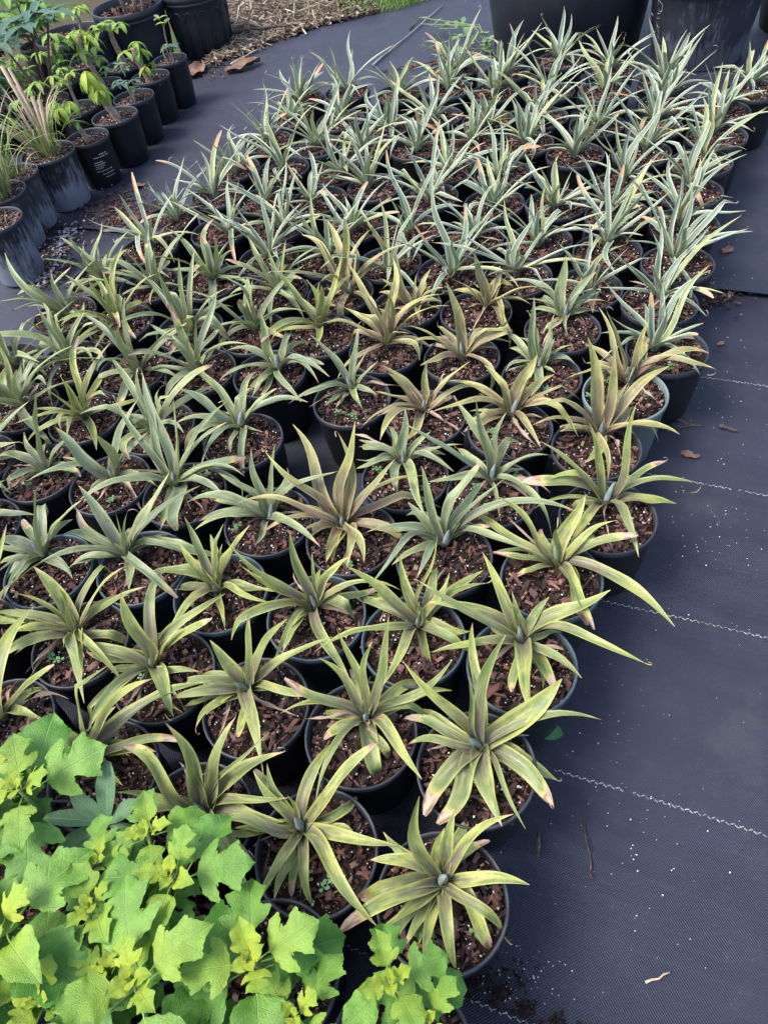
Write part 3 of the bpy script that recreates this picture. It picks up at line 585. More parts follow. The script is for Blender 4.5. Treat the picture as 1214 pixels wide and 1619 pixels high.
    ('z9', 'G', 0.050, 0.929, 0.003, 0.043, [(63.2, 115, 80, 18, 0), (110.4, 82, 64, 40, 0), (145, 103, 56, 80, 0), (194, 104, 56, 80, 0), (314.9, 134, 56, 80, 0), (0.1, 121, 24, 36, 0), (12.4, 83, 64, 40, 0), (252.8, 94, 24, 36, 0), (275.5, 173, 24, 36, 0), (168.6, 91, 24, 36, 0), (275.6, 112, 24, 36, 0)]),
    ('z10', 'G', 0.198, 0.854, 0.006, 0.033, [(103, 169, 80, 18, 1), (44.8, 142, 80, 18, 0), (109.9, 164, 64, 40, 0), (167, 221, 64, 40, 0), (36.6, 124, 64, 40, 0), (354.9, 139, 56, 80, 1), (6.9, 62, 24, 36, 0), (296, 194, 50, 115, 1), (175.4, 117, 24, 36, 0), (264.6, 104, 24, 36, 2)]),
    ('z11', 'G', 0.086, 0.732, 0.006, 0.032, [(109.2, 158, 80, 18, 0), (36.7, 173, 80, 18, 4), (27.8, 136, 64, 40, 1), (10.6, 174, 64, 40, 0), (27.3, 53, 24, 36, 0), (348.3, 251, 56, 80, 0), (326, 179, 56, 80, 0), (345.3, 93, 48, 32, 4), (171, 147, 56, 80, 0), (133.8, 98, 64, 40, 0), (217.4, 198, 56, 80, 0), (235.4, 119, 56, 80, 0)]),
    ('z12', 'P', -0.064, 0.809, -0.013, 0.036, [(112, 207, 64, 40, 1), (66.6, 186, 80, 18, 0), (38.9, 218, 80, 18, 1), (141.4, 199, 64, 40, 0), (166.6, 209, 56, 80, 1), (187.8, 154, 56, 80, 4), (152, 105, 56, 80, 2), (15.8, 166, 64, 40, 0), (12.4, 185, 56, 80, 0), (4.8, 216, 24, 36, 1), (330.7, 127, 24, 36, 4), (283.8, 142, 56, 80, 0), (269.4, 147, 56, 80, 1), (247.1, 94, 24, 36, 1)]),
    ('q1', 'G', -0.824, 1.196, 0.024, -0.011, []),
    ('q2', 'G', -0.774, 0.993, 0.002, 0.002, []),
    ('v27', 'V', 0.441, 1.861, 0.001, -0.009, []),
]
WID = {'Y': .0168, 'P': .0182, 'G': .0178, 'V': .0150}
def rand_leaves(t, rng):
    out = []
    if t == 'V':
        for k in range(int(rng.integers(0, 3))): out.append((rng.uniform(0, 360), rng.uniform(.07, .12), rng.uniform(10, 35), rng.uniform(20, 60), 'D'))
        n = int(rng.integers(12, 16)); a0 = rng.uniform(0, 360); size = rng.uniform(1.05, 1.42)
        for k in range(n):
            q = k / n; az = a0 + k * 137.5 + rng.normal() * 16
            if q < .2: e0, c, L = rng.uniform(68, 86), rng.uniform(2, 20), rng.uniform(.085, .125)
            elif q < .72: e0, c, L = rng.uniform(36, 68), rng.uniform(4, 50), rng.uniform(.115, .170)
            else: e0, c, L = rng.uniform(20, 48), rng.uniform(20, 80), rng.uniform(.10, .155)
            out.append((az, L * size, e0, c, 'b' if rng.random() < .12 else ''))
    else:
        n = int(rng.integers(13, 17)); a0 = rng.uniform(0, 360); size = rng.uniform(1.08, 1.38)
        for k in range(n):
            q = k / n; az = a0 + k * 137.5 + rng.normal() * 14
            if q < .22: e0, c, L = rng.uniform(72, 86), rng.uniform(4, 22), rng.uniform(.09, .15)
            elif q < .62: e0, c, L = rng.uniform(54, 70), rng.uniform(35, 82), rng.uniform(.13, .175)
            else: e0, c, L = rng.uniform(18, 44), rng.uniform(30, 80), rng.uniform(.085, .135)
            out.append((az, L * size, e0, c, 'b' if rng.random() < .22 else ''))
        for k in range(int(rng.integers(1, 4))): out.append((rng.uniform(0, 360), rng.uniform(.07, .12), rng.uniform(15, 35), rng.uniform(30, 60), 'D'))
    return out

rows = DATA
# column / place in column, for telling the pots apart
CA = math.radians(59.7); cols = {}
for r_ in rows:
    x, y = r_[2], r_[3]; along = x * math.cos(CA) + y * math.sin(CA); across = -x * math.sin(CA) + y * math.cos(CA)
    cols.setdefault(int(round((across + .0) / .150)), []).append((along, r_[0]))
rank = {}
for ci, cc in enumerate(sorted(cols)):
    for k, (_, i) in enumerate(sorted(cols[cc])): rank[i] = (ci + 1, k + 1, len(cols[cc]))
def ordn(n): return '%d%s' % (n, 'th' if 10 <= n % 100 <= 20 else {1: 'st', 2: 'nd', 3: 'rd'}.get(n % 10, 'th'))
LOOK = {'V': 'white-edged blue-green bromeliad', 'G': 'arching grey-green bromeliad', 'P': 'purple-flushed bromeliad', 'Y': 'yellow-green bromeliad'}
SPECIAL = {'A': 'nearest yellow-green bromeliad, at the front tip of the block beside bare fabric',
           'Z': 'purple-flushed bromeliad in the pale grey-green pot at the block\'s right edge',
           'R30': 'white-edged bromeliad standing furthest right in front of the chalk-marked tub',
           'z12': 'upright red-purple and yellow bromeliad just in front of the black gap between pots'}
for li, r_ in enumerate(rows):
    pid, ty = r_[0], r_[1]; X, Y, ox, oy = r_[2:6]
    rng = np.random.default_rng(1000 + li); seed = li
    dist = math.hypot(X, Y)
    cn, kn, tot = rank[pid]
    pale = pid == 'Z'; teal = pid in ('E', 'F', 'Q', 'S', 'T', 'U', 'O', 'v16', 'v25', 'w5')
    potw = 'pale pot' if pale else ('dark green pot' if teal else 'black pot')
    lab = SPECIAL.get(pid, '%s in %s, %s from front in %s column left of walkway' % (LOOK[ty], potw, ordn(kn), ordn(cn)))
    T = thing('potted_bromeliad', lab, 'potted plant', (X, Y, .006 if X * .4818 + Y * .8763 < 1.77 else .011), 0, 'bromeliads in pots set out in a block on the fabric')
    pc = (.095, .120, .118, 1) if pale else ((.010, .020, .022, 1) if teal else (.0055, .006, .0085, 1))
    rc = (.15, .19, .19, 1) if pale else ((.045, .070, .085, 1) if teal else (.030, .033, .042, 1))
    rz = rng.uniform(0, 6.28)
    pb = obj('pot', POT_B, M_POT, T, rot=(0, 0, rz), color=pc)
    obj('rim', POT_R, M_POT, pb, color=rc)
    SOIL = HP - .013 + rng.uniform(-.007, .004)
    so_ = obj('soil', SOILS[seed % 4], M_SOIL, T, (0, 0, SOIL), (0, 0, rng.uniform(0, 6)))
    obj('bark_mulch', MULCH[seed % 6], M_CRUMB, T, (0, 0, SOIL), (0, 0, rng.uniform(0, 6)), kind='stuff')
    obj('perlite', PERL[(seed * 5) % 6], M_PERL, T, (0, 0, SOIL), (0, 0, rng.uniform(0, 6)), kind='stuff')
    nchip = 15 if dist < .75 else (11 if dist < 1.15 else (8 if dist < 1.7 else 5))
    if dist < 1.1: obj('fertiliser_beads', BEADS[seed % 3], M_BEAD, T, (0, 0, SOIL), (0, 0, rng.uniform(0, 6)), kind='stuff')
    for k in range(nchip):
        rr_ = R0 * .82 * math.sqrt(rng.random()); a_ = rng.uniform(0, 6.28); s_ = .0090 * (2.4 ** rng.random()) * (1.6 if k == 0 else 1)
        obj('bark_chip', CHIPS[int(rng.integers(10))], M_CHIP, T, (rr_ * math.cos(a_), rr_ * math.sin(a_), SOIL + .0045 + rng.random() * .003), (rng.normal() * .4, rng.normal() * .4, rng.uniform(0, 6)), (s_ * rng.uniform(.7, 1.9), s_ * rng.uniform(.5, 1.05), s_ * rng.uniform(.6, 1.4)))
    if dist < 1.4 and rng.random() < .55:
        for k in range(int(rng.integers(1, 4))):
            a_ = rng.uniform(0, 6.28); rr_ = R0 * rng.uniform(.35, .8)
            obj('seedling', CLOVER[int(rng.integers(3))], M_WEED, T, (rr_ * math.cos(a_), rr_ * math.sin(a_), SOIL + .004), (0, 0, rng.uniform(0, 6)))
    if r_[6]:
        lv = [(a_, L_ / 1000, e0, c_, ''.join(ch for ch, bit in zip('wnbD', (1, 2, 4, 8)) if k_ & bit)) for (a_, L_, e0, c_, k_) in r_[6]]
        lv.append((rng.uniform(0, 360), .055, 84, 10, 'n')); lv.append((rng.uniform(0, 360), .045, 78, 14, ''))
        wavy = 1.3
        for k in range(int(rng.integers(3, 6))):
            lv.append((rng.uniform(0, 360), rng.uniform(.075, .125), rng.uniform(12, 34), rng.uniform(25, 70), rng.choice(['D', 'b', '', 'D', 'w'])))
    else:
        lv = rand_leaves(ty, rng); wavy = 1.0 if ty != 'V' else .5
    if ty != 'V':
        obj('leaf_bud', BUDS[li % 3], M_CUP, T, (ox, oy, SOIL + .004), (rng.normal() * .14, rng.normal() * .14, rng.uniform(0, 6)), rng.uniform(.8, 1.25))
    for (a_, L_, e0, c_, fl) in lv:
        dead = 'D' in fl; blunt = 'b' in fl
        wd = WID[ty] * rng.uniform(.72, 1.12) * ((1.75 if pid == 'C' else 1.36) if 'w' in fl else 1) * (.55 if 'n' in fl else 1) * (.7 if dead else 1)
        wd *= min(1.0, .55 + L_ / .24)
        cu = 0.0
        if not dead and L_ > .09 and rng.random() < (.26 if ty != 'V' else .16): cu = rng.uniform(.012, .03)
        me = leaf_mesh(math.radians(a_), L_, e0, c_, wd, rng, blunt, dead, cu, wavy, rng.uniform(25, 75) if (rng.random() < .13 and L_ > .08 and e0 > 20 and not dead) else 0)
        burn = (rng.uniform(.06, .24) if blunt else (rng.uniform(.02, .09) if rng.random() < .55 else 0.0)) + (.015 if cu else 0)
        young = e0 > 72
        if ty == 'V': yel = .75 if rng.random() < .13 else rng.uniform(0, .22); pur = 0
        elif ty == 'Y': yel = rng.uniform(.1, .85) * (.75 if young else 1); pur = rng.uniform(.5, 1.0)
        elif ty == 'P': yel = rng.uniform(.3, .9); pur = rng.uniform(.7, 1.0)
        else: yel = rng.uniform(.0, .45) + (.4 if rng.random() < .12 else 0); pur = rng.uniform(.1, .7)
        if ty == 'V' and blunt: burn *= 1.3
        obj('dead_leaf' if dead else 'leaf', me, MLEAF[ty], T, (ox, oy, SOIL + .002), color=(min(1, yel), pur, burn, 0.0 if dead else 1.0))

# ------------------------------------------------------------------ sunflower-like cuttings in the near left corner
def leaf_green(name, c1, c2, vein, young, trans=.22):
    m = NT(name); uvn = m.n('ShaderNodeUVMap'); sp = m.n('ShaderNodeSeparateXYZ'); m.l(uvn.outputs[0], sp.inputs[0]); u, v = sp.outputs[0], sp.outputs[1]
    oi = m.info(); rnd = m.math('MULTIPLY', oi.outputs['Random'], 50.)
    e = m.math('ABSOLUTE', m.math('SUBTRACT', u, .5))
    blot = m.noise(m.vec(m.math('MULTIPLY', u, 3.), m.math('MULTIPLY', v, 3.), rnd), 1.0, 4, .6)
    col = m.mix(m.step(blot, .3, .7), c1, c2)
    sv = m.math('ABSOLUTE', m.math('SINE', m.math('MULTIPLY', m.math('SUBTRACT', v, m.math('MULTIPLY', e, .75)), 17.)))
    veins = m.math('MAXIMUM', m.math('SUBTRACT', 1.0, m.step(e, .004, .013)), m.math('MULTIPLY', m.math('SUBTRACT', 1.0, m.step(sv, .03, .16)), .45))
    col = m.mix(m.math('MULTIPLY', veins, .65), col, vein)
    sc_ = m.n('ShaderNodeSeparateColor'); m.l(oi.outputs['Color'], sc_.inputs[0])
    col = m.mix(m.math('MULTIPLY', sc_.outputs[0], m.math('SUBTRACT', 1.15, m.math('MULTIPLY', v, .75)), 0, True), col, young)
    col = m.mix(m.math('MULTIPLY', m.step(blot, .62, .8), .35), col, c1)
    fine = m.noise(m.vec(m.math('MULTIPLY', u, 40.), m.math('MULTIPLY', v, 40.), rnd), 1., 3, .6)
    h = m.math('ADD', m.math('MULTIPLY', veins, -.35), m.math('MULTIPLY', fine, .6))
    col = m.mix(m.math('MULTIPLY', oi.outputs['Random'], .35), col, c1)
    return m.bsdf(col, .42, .45, m.bump(h, .9, .0022), trans, m.mix(.4, col, (.35, .55, .05)))
M_LOBED = leaf_green('lobed_leaf', (.052, .170, .020), (.135, .310, .045), (.26, .43, .13), (.48, .55, .045))
M_SPAT = leaf_green('smooth_leaf', (.070, .150, .070), (.120, .225, .105), (.28, .40, .26), (.3, .45, .1), .12)
M_CASS = leaf_green('palmate_leaf', (.095, .22, .040), (.18, .35, .060), (.30, .44, .17), (.45, .54, .05))
M_CASSB = leaf_green('blue_green_leaf', (.045, .105, .072), (.08, .16, .115), (.3, .4, .3), (.3, .42, .08))
M_GREENSTEM = simple('green_stem', (.13, .20, .06), .55, .4, (.20, .22, .09), 60)

LOUT = [(0, .010, 0), (.06, .035, .03), (.10, .17, .06), (.15, .32, .10), (.26, .43, .16), (.42, .500, .22), (.435, .38, .28), (.405, .27, .335), (.425, .165, .38), (.50, .20, .43), (.60, .31, .48), (.76, .400, .54), (.775, .29, .61), (.80, .235, .69), (.88, .155, .79), (.95, .055, .90), (1, .003, 1)]
SOUT = [(0, .010, 0), (.05, .04, .03), (.09, .14, .06), (.14, .25, .10), (.20, .34, .16), (.28, .40, .22), (.36, .43, .28), (.43, .435, .335), (.49, .425, .38), (.55, .40, .43), (.62, .36, .48), (.69, .31, .54), (.75, .26, .61), (.81, .20, .69), (.88, .125, .79), (.95, .055, .90), (1, .003, 1)]
def lobed_mesh(seed, lobes=1.0):
    rng = np.random.default_rng(seed); P_ = np.array(LOUT) * lobes + np.array(SOUT) * (1 - lobes)
    k = len(P_); out = []
    for i in range(k - 1):                                  # rounded outline
        p0, p1, p2, p3 = P_[max(i - 1, 0)], P_[i], P_[i + 1], P_[min(i + 2, k - 1)]
        for t in (0, .5): out.append((p1 * (1 - t) + p2 * t) * .55 + .45 * .5 * (2 * p1 + (p2 - p0) * t + (2 * p0 - 5 * p1 + 4 * p2 - p3) * t * t + (3 * p1 - p0 - 3 * p2 + p3) * t ** 3))
    out.append(P_[-1]); out = np.array(out); n = len(out)
    T = np.array([0, .4, .75, 1.0]); v = []; uv = []
    droop = rng.uniform(.1, .75); cup = rng.uniform(.05, .8); ph = rng.uniform(0, 6, 2); asym = rng.uniform(.85, 1.12, 2); tooth = rng.uniform(.006, .018)
    for i in range(n):
        x0 = out[i, 2]
        for sg in (-1, 1):
            q = 0 if sg < 0 else 1; ey = out[i, 1] * asym[q]; ex = out[i, 0] + (tooth if i % 2 else -tooth * .5) * (ey > .1)
            for t in (T[::-1] if sg < 0 else T[1:]):
                xx = x0 + (ex - x0) * t; d = ey * t
                zz = -droop * xx * xx * .5 + cup * d - .75 * d * d + .030 * math.sin(xx * 14 + ph[q] + t * 2) * t + .010 * math.sin(xx * 34 + t * 3 + ph[1 - q]) * t
                v.append((xx, sg * d, zz)); uv.append((.5 + sg * d, xx))
    f = [(i * 7 + j, (i + 1) * 7 + j, (i + 1) * 7 + j + 1, i * 7 + j + 1) for i in range(n - 1) for j in range(6)]
    pv, pf = tube([(-.28, 0, -.06), (-.12, 0, -.015), (0, 0, 0), (.3, 0, -droop * .045 - .006)], [.016, .015, .014, .007], 5)
    m = len(v); v += [tuple(p) for p in pv]; uv += [(.5, .2)] * len(pv); f += [tuple(q + m for q in r) for r in pf]
    return mesh('leaf', v, f, uv)
LOB = [lobed_mesh(s, (.85, .65, .35, .95, .6, .25)[s % 6]) for s in range(9)]
LOBS = [lobed_mesh(40 + s, .12) for s in range(3)]

def spat_mesh(seed):
    rng = np.random.default_rng(seed); n = 10; v = []; uv = []
    dr = rng.uniform(.1, .5); cup = rng.uniform(.1, .5)
    for i in range(n + 1):
        s = i / n; wv = .028 + .16 * math.sin(min(1, s ** 1.25) * PI * .96) ** .8 * (1 if s < .97 else .6)
        for t in (-1, -.5, 0, .5, 1): v.append((s, t * wv, -dr * s * s * .5 + cup * abs(t) * wv)); uv.append((.5 + t * wv, s))
    f = [(i * 5 + j, (i + 1) * 5 + j, (i + 1) * 5 + j + 1, i * 5 + j + 1) for i in range(n) for j in range(4)]
    return mesh('leaf', v, f, uv)
SPAT = [spat_mesh(s) for s in range(4)]

def aim(az, el, roll=0.0):
    return (Matrix.Rotation(az, 4, 'Z') @ Matrix.Rotation(-el, 4, 'Y') @ Matrix.Rotation(roll, 4, 'X')).to_euler()

def potted(T, rng, mb=None, mr=None, R=R0, H=HP, col=(.0065, .007, .0095, 1), rimc=(.030, .033, .042, 1), mat=None, soil=.02):
    k = R / R0; mb = mb or POT_B; mr = mr or POT_R; mat = mat or M_POT
    pb = obj('pot', mb, mat, T, rot=(0, 0, rng.uniform(0, 6)), color=col); obj('rim', mr, M_POT, pb, color=rimc)
    zs = H - soil
    obj('soil', SOILS[int(rng.integers(4))], M_SOIL, T, (0, 0, zs), (0, 0, rng.uniform(0, 6)), (k, k, 1))
    obj('bark_mulch', MULCH[int(rng.integers(6))], M_CRUMB, T, (0, 0, zs), (0, 0, rng.uniform(0, 6)), (k, k, max(.8, k * .8)), kind='stuff')
    obj('perlite', PERL[int(rng.integers(6))], M_PERL, T, (0, 0, zs), (0, 0, rng.uniform(0, 6)), (k, k, 1), kind='stuff')
    return zs

TITH = [  # pot place, rosettes (x, y, z, size)
    ((-.231, .173), [(-.225, .167, .28, 1.08), (-.185, .113, .265, .85)], 'bright green lobed-leaf cutting in the black pot whose right rim shows, bottom centre-left'),
    ((-.090, .070), [(-.080, .126, .28, .78), (-.051, .089, .265, .72)], 'small bright green lobed-leaf cutting furthest right at the bottom edge, white-capped stem'),
    ((-.385, .262), [(-.353, .325, .27, .80), (-.414, .304, .26, .72), (-.314, .265, .285, .95)], 'lobed-leaf cutting with white-capped stem just below the second front-row bromeliad'),
    ((-.540, .352), [(-.519, .402, .285, 1.15), (-.60, .36, .27, 1.0), (-.575, .44, .25, .9)], 'lobed-leaf cutting with large leaves at the left edge, furthest from camera of its kind'),
    ((-.318, .018), [(-.344, .165, .30, 1.25), (-.29, .06, .27, 1.0)], 'largest-leaved bright green cutting at the bottom edge left of centre'),
    ((-.470, .108), [(-.409, .252, .275, .8), (-.393, .182, .265, .75), (-.345, .228, .26, .8), (-.46, .17, .27, 1.1)], 'lobed-leaf cutting with several small yellow-green rosettes, lower left'),
    ((-.625, .200), [(-.503, .239, .30, 1.2), (-.56, .22, .27, 1.1), (-.56, .15, .28, 1.1)], 'big-leaved lobed cutting at the left edge near the bottom corner'),
]
for ti, (pxy, ros, lab) in enumerate(TITH):
    rng = np.random.default_rng(700 + ti)
    T = thing('potted_cutting', lab, 'potted plant', (pxy[0], pxy[1], .004), 0, 'bright green lobed-leaf cuttings in pots')
    zs = potted(T, rng)
    for k in range(9):
        a_ = rng.uniform(0, 6.3); r_ = .065 * math.sqrt(rng.random())
        obj('bark_chip', CHIPS[int(rng.integers(10))], M_CHIP, T, (r_ * math.cos(a_), r_ * math.sin(a_), zs + .005), (rng.normal() * .25, rng.normal() * .25, rng.uniform(0, 6)), .012 + rng.random() * .01)
    for (cx_, cy_, cz_) in {0: [(-.27, .20, .205)], 1: [(-.074, .108, .215)], 2: [(-.404, .310, .215), (-.308, .225, .215)], 3: [(-.552, .296, .205)], 5: [(-.437, .225, .2)], 6: [(-.60, .24, .2)]}.get(ti, []):
        ex, ey, ez = cx_ - pxy[0], cy_ - pxy[1], cz_; q = min(1, .05 / math.hypot(ex, ey)) * .7       # woody cutting with a white sealed end
        v_, f_ = tube([(ex * q, ey * q, zs - .01), (ex * (q + 1) / 2 + .002, ey * (q + 1) / 2, (zs + ez) / 2), (ex, ey, ez)], [.0085, .0078, .0076], 9)
        st = obj('cutting', mesh('cutting', v_, f_), M_STEM, T)
        v_, f_ = lathe([(.0080, -.008), (.0086, -.003), (.0078, .001), (.0045, .0024), (.0002, .0028)], 12)
        obj('wax_cap', mesh('wax_cap', v_, f_), M_WAX, st, (ex, ey, ez + .002))
    for ri, (x, y, z, s_) in enumerate(ros):
        lx, ly = x - pxy[0], y - pxy[1]; hyp = math.hypot(lx, ly); q = min(1, .045 / max(hyp, .001))
        bx_, by_ = lx * q, ly * q
        top = Vector((lx, ly, z - .006))
        mid = Vector((bx_ * .7 + lx * .3, by_ * .7 + ly * .3, zs + (z - zs) * .55))
        v_, f_ = tube([(bx_ * .9, by_ * .9, zs + .022), tuple(mid), tuple(top)], [.0035, .003, .0022], 7)
        obj('shoot', mesh('shoot', v_, f_), M_GREENSTEM, T)
        a0 = rng.uniform(0, 6.3)
        for k in range(6):                                # opposite pairs, each turned a quarter from the last
            for side in (0, 1):
                L_ = (.013, .019, .032, .052, .069, .074)[k] * s_ * rng.uniform(.86, 1.12); a_ = a0 + k * PI / 2 + side * PI + rng.normal() * .16
                rr_ = (.002, .003, .009, .017, .024, .026)[k] * s_; zz = top.z + (.008, .006, .002, -.004, -.013, -.026)[k]
                el = math.radians((62, 48, 34, 22, 8, -10)[k] + rng.normal() * 7)
                obj('leaf', LOBS[int(rng.integers(3))] if k < 2 else LOB[int(rng.integers(9))], M_LOBED, T, (top.x + rr_ * math.cos(a_), top.y + rr_ * math.sin(a_), zz), aim(a_, el, rng.normal() * .2), L_, ((1, .95, .75, .38, .14, .02)[k], 0, 0, 1))
        for k in range(3):                                # lower, darker leaves on the shoot
            a_ = rng.uniform(0, 6.3); L_ = .052 * s_ * rng.uniform(.8, 1.2); p = mid.lerp(top, rng.uniform(.1, .6))
            obj('leaf', LOB[int(rng.integers(9))], M_LOBED, T, (p.x + .015 * math.cos(a_), p.y + .015 * math.sin(a_), p.z), aim(a_, math.radians(rng.uniform(-25, 15)), rng.normal() * .2), L_, (0, 0, 0, 1))
# smooth-leaved weed between them
T = thing('weed_plant', 'weed with smooth spoon-shaped blue-green leaves among the lobed-leaf cuttings', 'plant', (-.440, .372, .15))
rng = np.random.default_rng(77)
v_, f_ = tube([(0, 0, -.01), (.005, .002, .03), (.01, -.004, .06)], [.004, .0035, .003], 7); obj('stem', mesh('stem', v_, f_), M_GREENSTEM, T)
for (a_, el, L_) in [(75, 52, .082), (168, 18, .082), (10, 35, .06), (205, 5, .075), (250, 8, .06), (310, 20, .055), (140, 40, .06), (225, -10, .07), (330, -8, .06)]:
    obj('leaf', SPAT[int(rng.integers(4))], M_SPAT, T, (.008, -.003, .055 if L_ > .058 else .04), aim(math.radians(a_), math.radians(el), rng.normal() * .2), L_, (0, 0, 0, 1))

# ------------------------------------------------------------------ nursery pots at the back left
def leaflet(acc, uv, c, az, el, L_, wd, droop, rng):
    n = 6; d0 = len(acc.v); ca, sa = math.cos(az), math.sin(az); p = Vector(c); V = []; e = el
    for i in range(n + 1):
        s = i / n; w_ = wd * math.sin(min(1, .06 + s * .94) ** .9 * PI) ** .85 + .0005
        side = Vector((-sa, ca, 0)); nor = Vector((-math.sin(e) * ca, -math.sin(e) * sa, math.cos(e)))
        for t in (-1, 0, 1): V.append(p + side * (t * w_ * .5) + nor * (abs(t) * w_ * .18)); uv.append((.5 + t * .35, s))
        p = p + Vector((math.cos(e) * ca, math.cos(e) * sa, math.sin(e))) * (L_ / n); e -= droop / n
    acc.add(V, [(i * 3 + j, (i + 1) * 3 + j, (i + 1) * 3 + j + 1, i * 3 + j + 1) for i in range(n) for j in range(2)])
def palmate(c0, c1, n, L_, wd, el, droop, rng, spread=2 * PI):
    A = Acc(); uv = []; c0, c1 = Vector(c0), Vector(c1)
    az0 = math.atan2((c1 - c0).y, (c1 - c0).x)
    for k in range(n):
        a_ = az0 + ((k + .5) / n - .5) * spread
        leaflet(A, uv, c1, a_, el + rng.normal() * .15, L_ * rng.uniform(.8, 1.1), wd, droop, rng)
    v_, f_ = tube([c0, c0.lerp(c1, .5) + Vector((0, 0, .006)), c1], [.0016, .0013, .0012], 5); uv += [(.5, .1)] * len(v_); A.add(v_, f_)
    return mesh('leaf', A.v, A.f, uv)

def cutting_pot(name, lab, x, y, R, H, stems, leaves, seed, mat=None, col=(.0065, .007, .0095, 1), lm=None, group='stem cuttings in small black pots'):
    """stems: (base dx,dy, top dx,dy,dz, r, knobbly); leaves: (anchor xyz, reach, n, L, el, droop, young)"""
    rng = np.random.default_rng(seed); T = thing('potted_cutting', lab, 'potted plant', (x, y, .011), 0, group)
    mb, mr = pot_meshes(R, H, 'c%d' % seed, .82, 36)
    zs = potted(T, rng, mb, mr, R, H, col, mat=mat)
    for (bx_, by_, tx, ty, tz, r, kn) in stems:
        n = 22 if kn else 8; pts = []; rad = []
        for i in range(n + 1):
            s = i / n; pts.append((bx_ + (tx - bx_) * s + .003 * math.sin(s * 7), by_ + (ty - by_) * s, zs - .012 + (tz + .012) * s))
            rad.append(r * (1.15 - .3 * s) * (1 + (.16 * abs(math.sin(s * 17)) if kn else .03 * math.sin(s * 20))))
        v_, f_ = tube(pts, rad, 10); obj('stem', mesh('stem', v_, f_), M_STEM, T)
    for (ax, ay, az_, reach, n, L_, el, dr, yg, k) in leaves:
        for q in range(k):
            a_ = rng.uniform(0, 6.3); c0 = (ax, ay, zs + az_ - .012 * q); rr_ = reach * rng.uniform(.6, 1.2)
            c1 = (ax + rr_ * math.cos(a_), ay + rr_ * math.sin(a_), zs + az_ + rng.uniform(.0, .025) - .008 * q)
            obj('leaf', palmate(c0, c1, n, L_ * .95 * rng.uniform(.75, 1.2), L_ * .33, el + rng.normal() * .2, dr, rng), lm or M_CASS, T, color=(min(1, yg * rng.uniform(.7, 1.2)), 0, 0, 1))
    return T
cutting_pot('', 'cutting with drooping pale leaves, pot with white printed lines beside the grass pot', -.799, 2.828, .078, .160, [(0, 0, -.035, .0, .135, .0085, False)], [(-.035, 0, .135, .03, 5, .065, -.5, 1.2, .55, 5), (-.01, 0, .07, .03, 3, .035, .1, .8, .1, 2)], 301)
cutting_pot('', 'thick ridged stem with a drooping yellow-green leaf tuft, second pot from the grass', -.713, 2.971, .086, .165, [(.008, 0, -.032, .01, .12, .013, True)], [(-.035, .01, .155, .025, 5, .072, -.8, 1.1, .95, 7), (-.02, 0, .11, .03, 4, .05, -.6, 1.0, .8, 3)], 302)
cutting_pot('', 'thin-stemmed seedling with small blue-green leaves, third pot from the grass', -.660, 3.146, .080, .160, [(0, 0, -.008, .0, .07, .0055, False)], [(-.01, 0, .07, .035, 4, .045, .1, 1.0, .05, 4), (-.005, 0, .10, .03, 4, .04, .3, .7, .5, 2)], 303, lm=M_CASSB)
cutting_pot('', 'thick ridged stem with hanging lime leaves, fourth pot from the grass', -.606, 3.322, .078, .165, [(-.008, 0, -.03, .0, .125, .012, True)], [(-.03, 0, .125, .035, 4, .06, -.2, 1.2, .55, 5), (.0, 0, .06, .03, 4, .05, -.9, .8, .8, 2)], 304)
cutting_pot('', 'seedling with three thin stems and a yellow sprout, pot nearest the big black pot', -.531, 3.457, .070, .175, [(-.012, 0, -.015, 0, .06, .004, False), (0, .005, .002, .005, .07, .0035, False), (.01, 0, .012, .004, .13, .0025, False)], [(-.01, 0, .06, .03, 3, .055, .2, 1.0, .05, 3), (.012, .004, .13, .02, 3, .05, .5, .5, .95, 2)], 305, lm=M_CASSB)
BK = [(-.874, 3.120, 'cutting behind the printed pot with small dull green leaves', [(0, 0, .01, 0, .13, .006, False)], [(0, 0, .13, .04, 4, .05, -.3, 1.1, .4, 5)]),
      (-.800, 3.330, 'cutting with a knobbly tan stem standing behind the third small pot', [(0, 0, -.02, 0, .13, .010, True)], [(-.02, 0, .13, .04, 4, .06, -.2, 1.2, .35, 5), (0, 0, .06, .04, 4, .04, .2, .9, .1, 2)]),
      (-.985, 3.470, 'leafy cutting in the second row back, left of centre', [(0, 0, .01, 0, .15, .007, False)], [(.01, 0, .15, .05, 5, .07, -.1, 1.2, .25, 6), (0, 0, .07, .04, 4, .05, .2, .8, .1, 3)]),
      (-.730, 3.520, 'cutting with a tall tan stem behind the fourth small pot', [(0, 0, -.01, 0, .17, .010, True)], [(-.01, 0, .17, .04, 4, .065, .1, 1.0, .3, 5)]),
      (-1.035, 3.105, 'low leafy cutting in the second row behind the grass pot', [(0, 0, .0, 0, .10, .007, False)], [(0, 0, .10, .05, 5, .055, -.2, 1.0, .15, 5)]),
      (-1.13, 3.40, 'bushy cutting furthest left in the second row of small pots', [(0, 0, .0, 0, .14, .008, False)], [(0, 0, .14, .06, 5, .06, -.2, 1.0, .2, 7), (0, 0, .06, .05, 4, .05, .1, 1.0, .1, 4)]),
      (-.905, 3.640, 'cutting with drooping lime leaves in front of the wide black pot', [(0, 0, .01, 0, .12, .009, True)], [(.01, 0, .12, .04, 5, .07, -.6, 1.1, .6, 6)])]
for k, (x, y, lab, st, lv) in enumerate(BK): cutting_pot('', lab, x, y, .080, .165, st, lv, 320 + k)
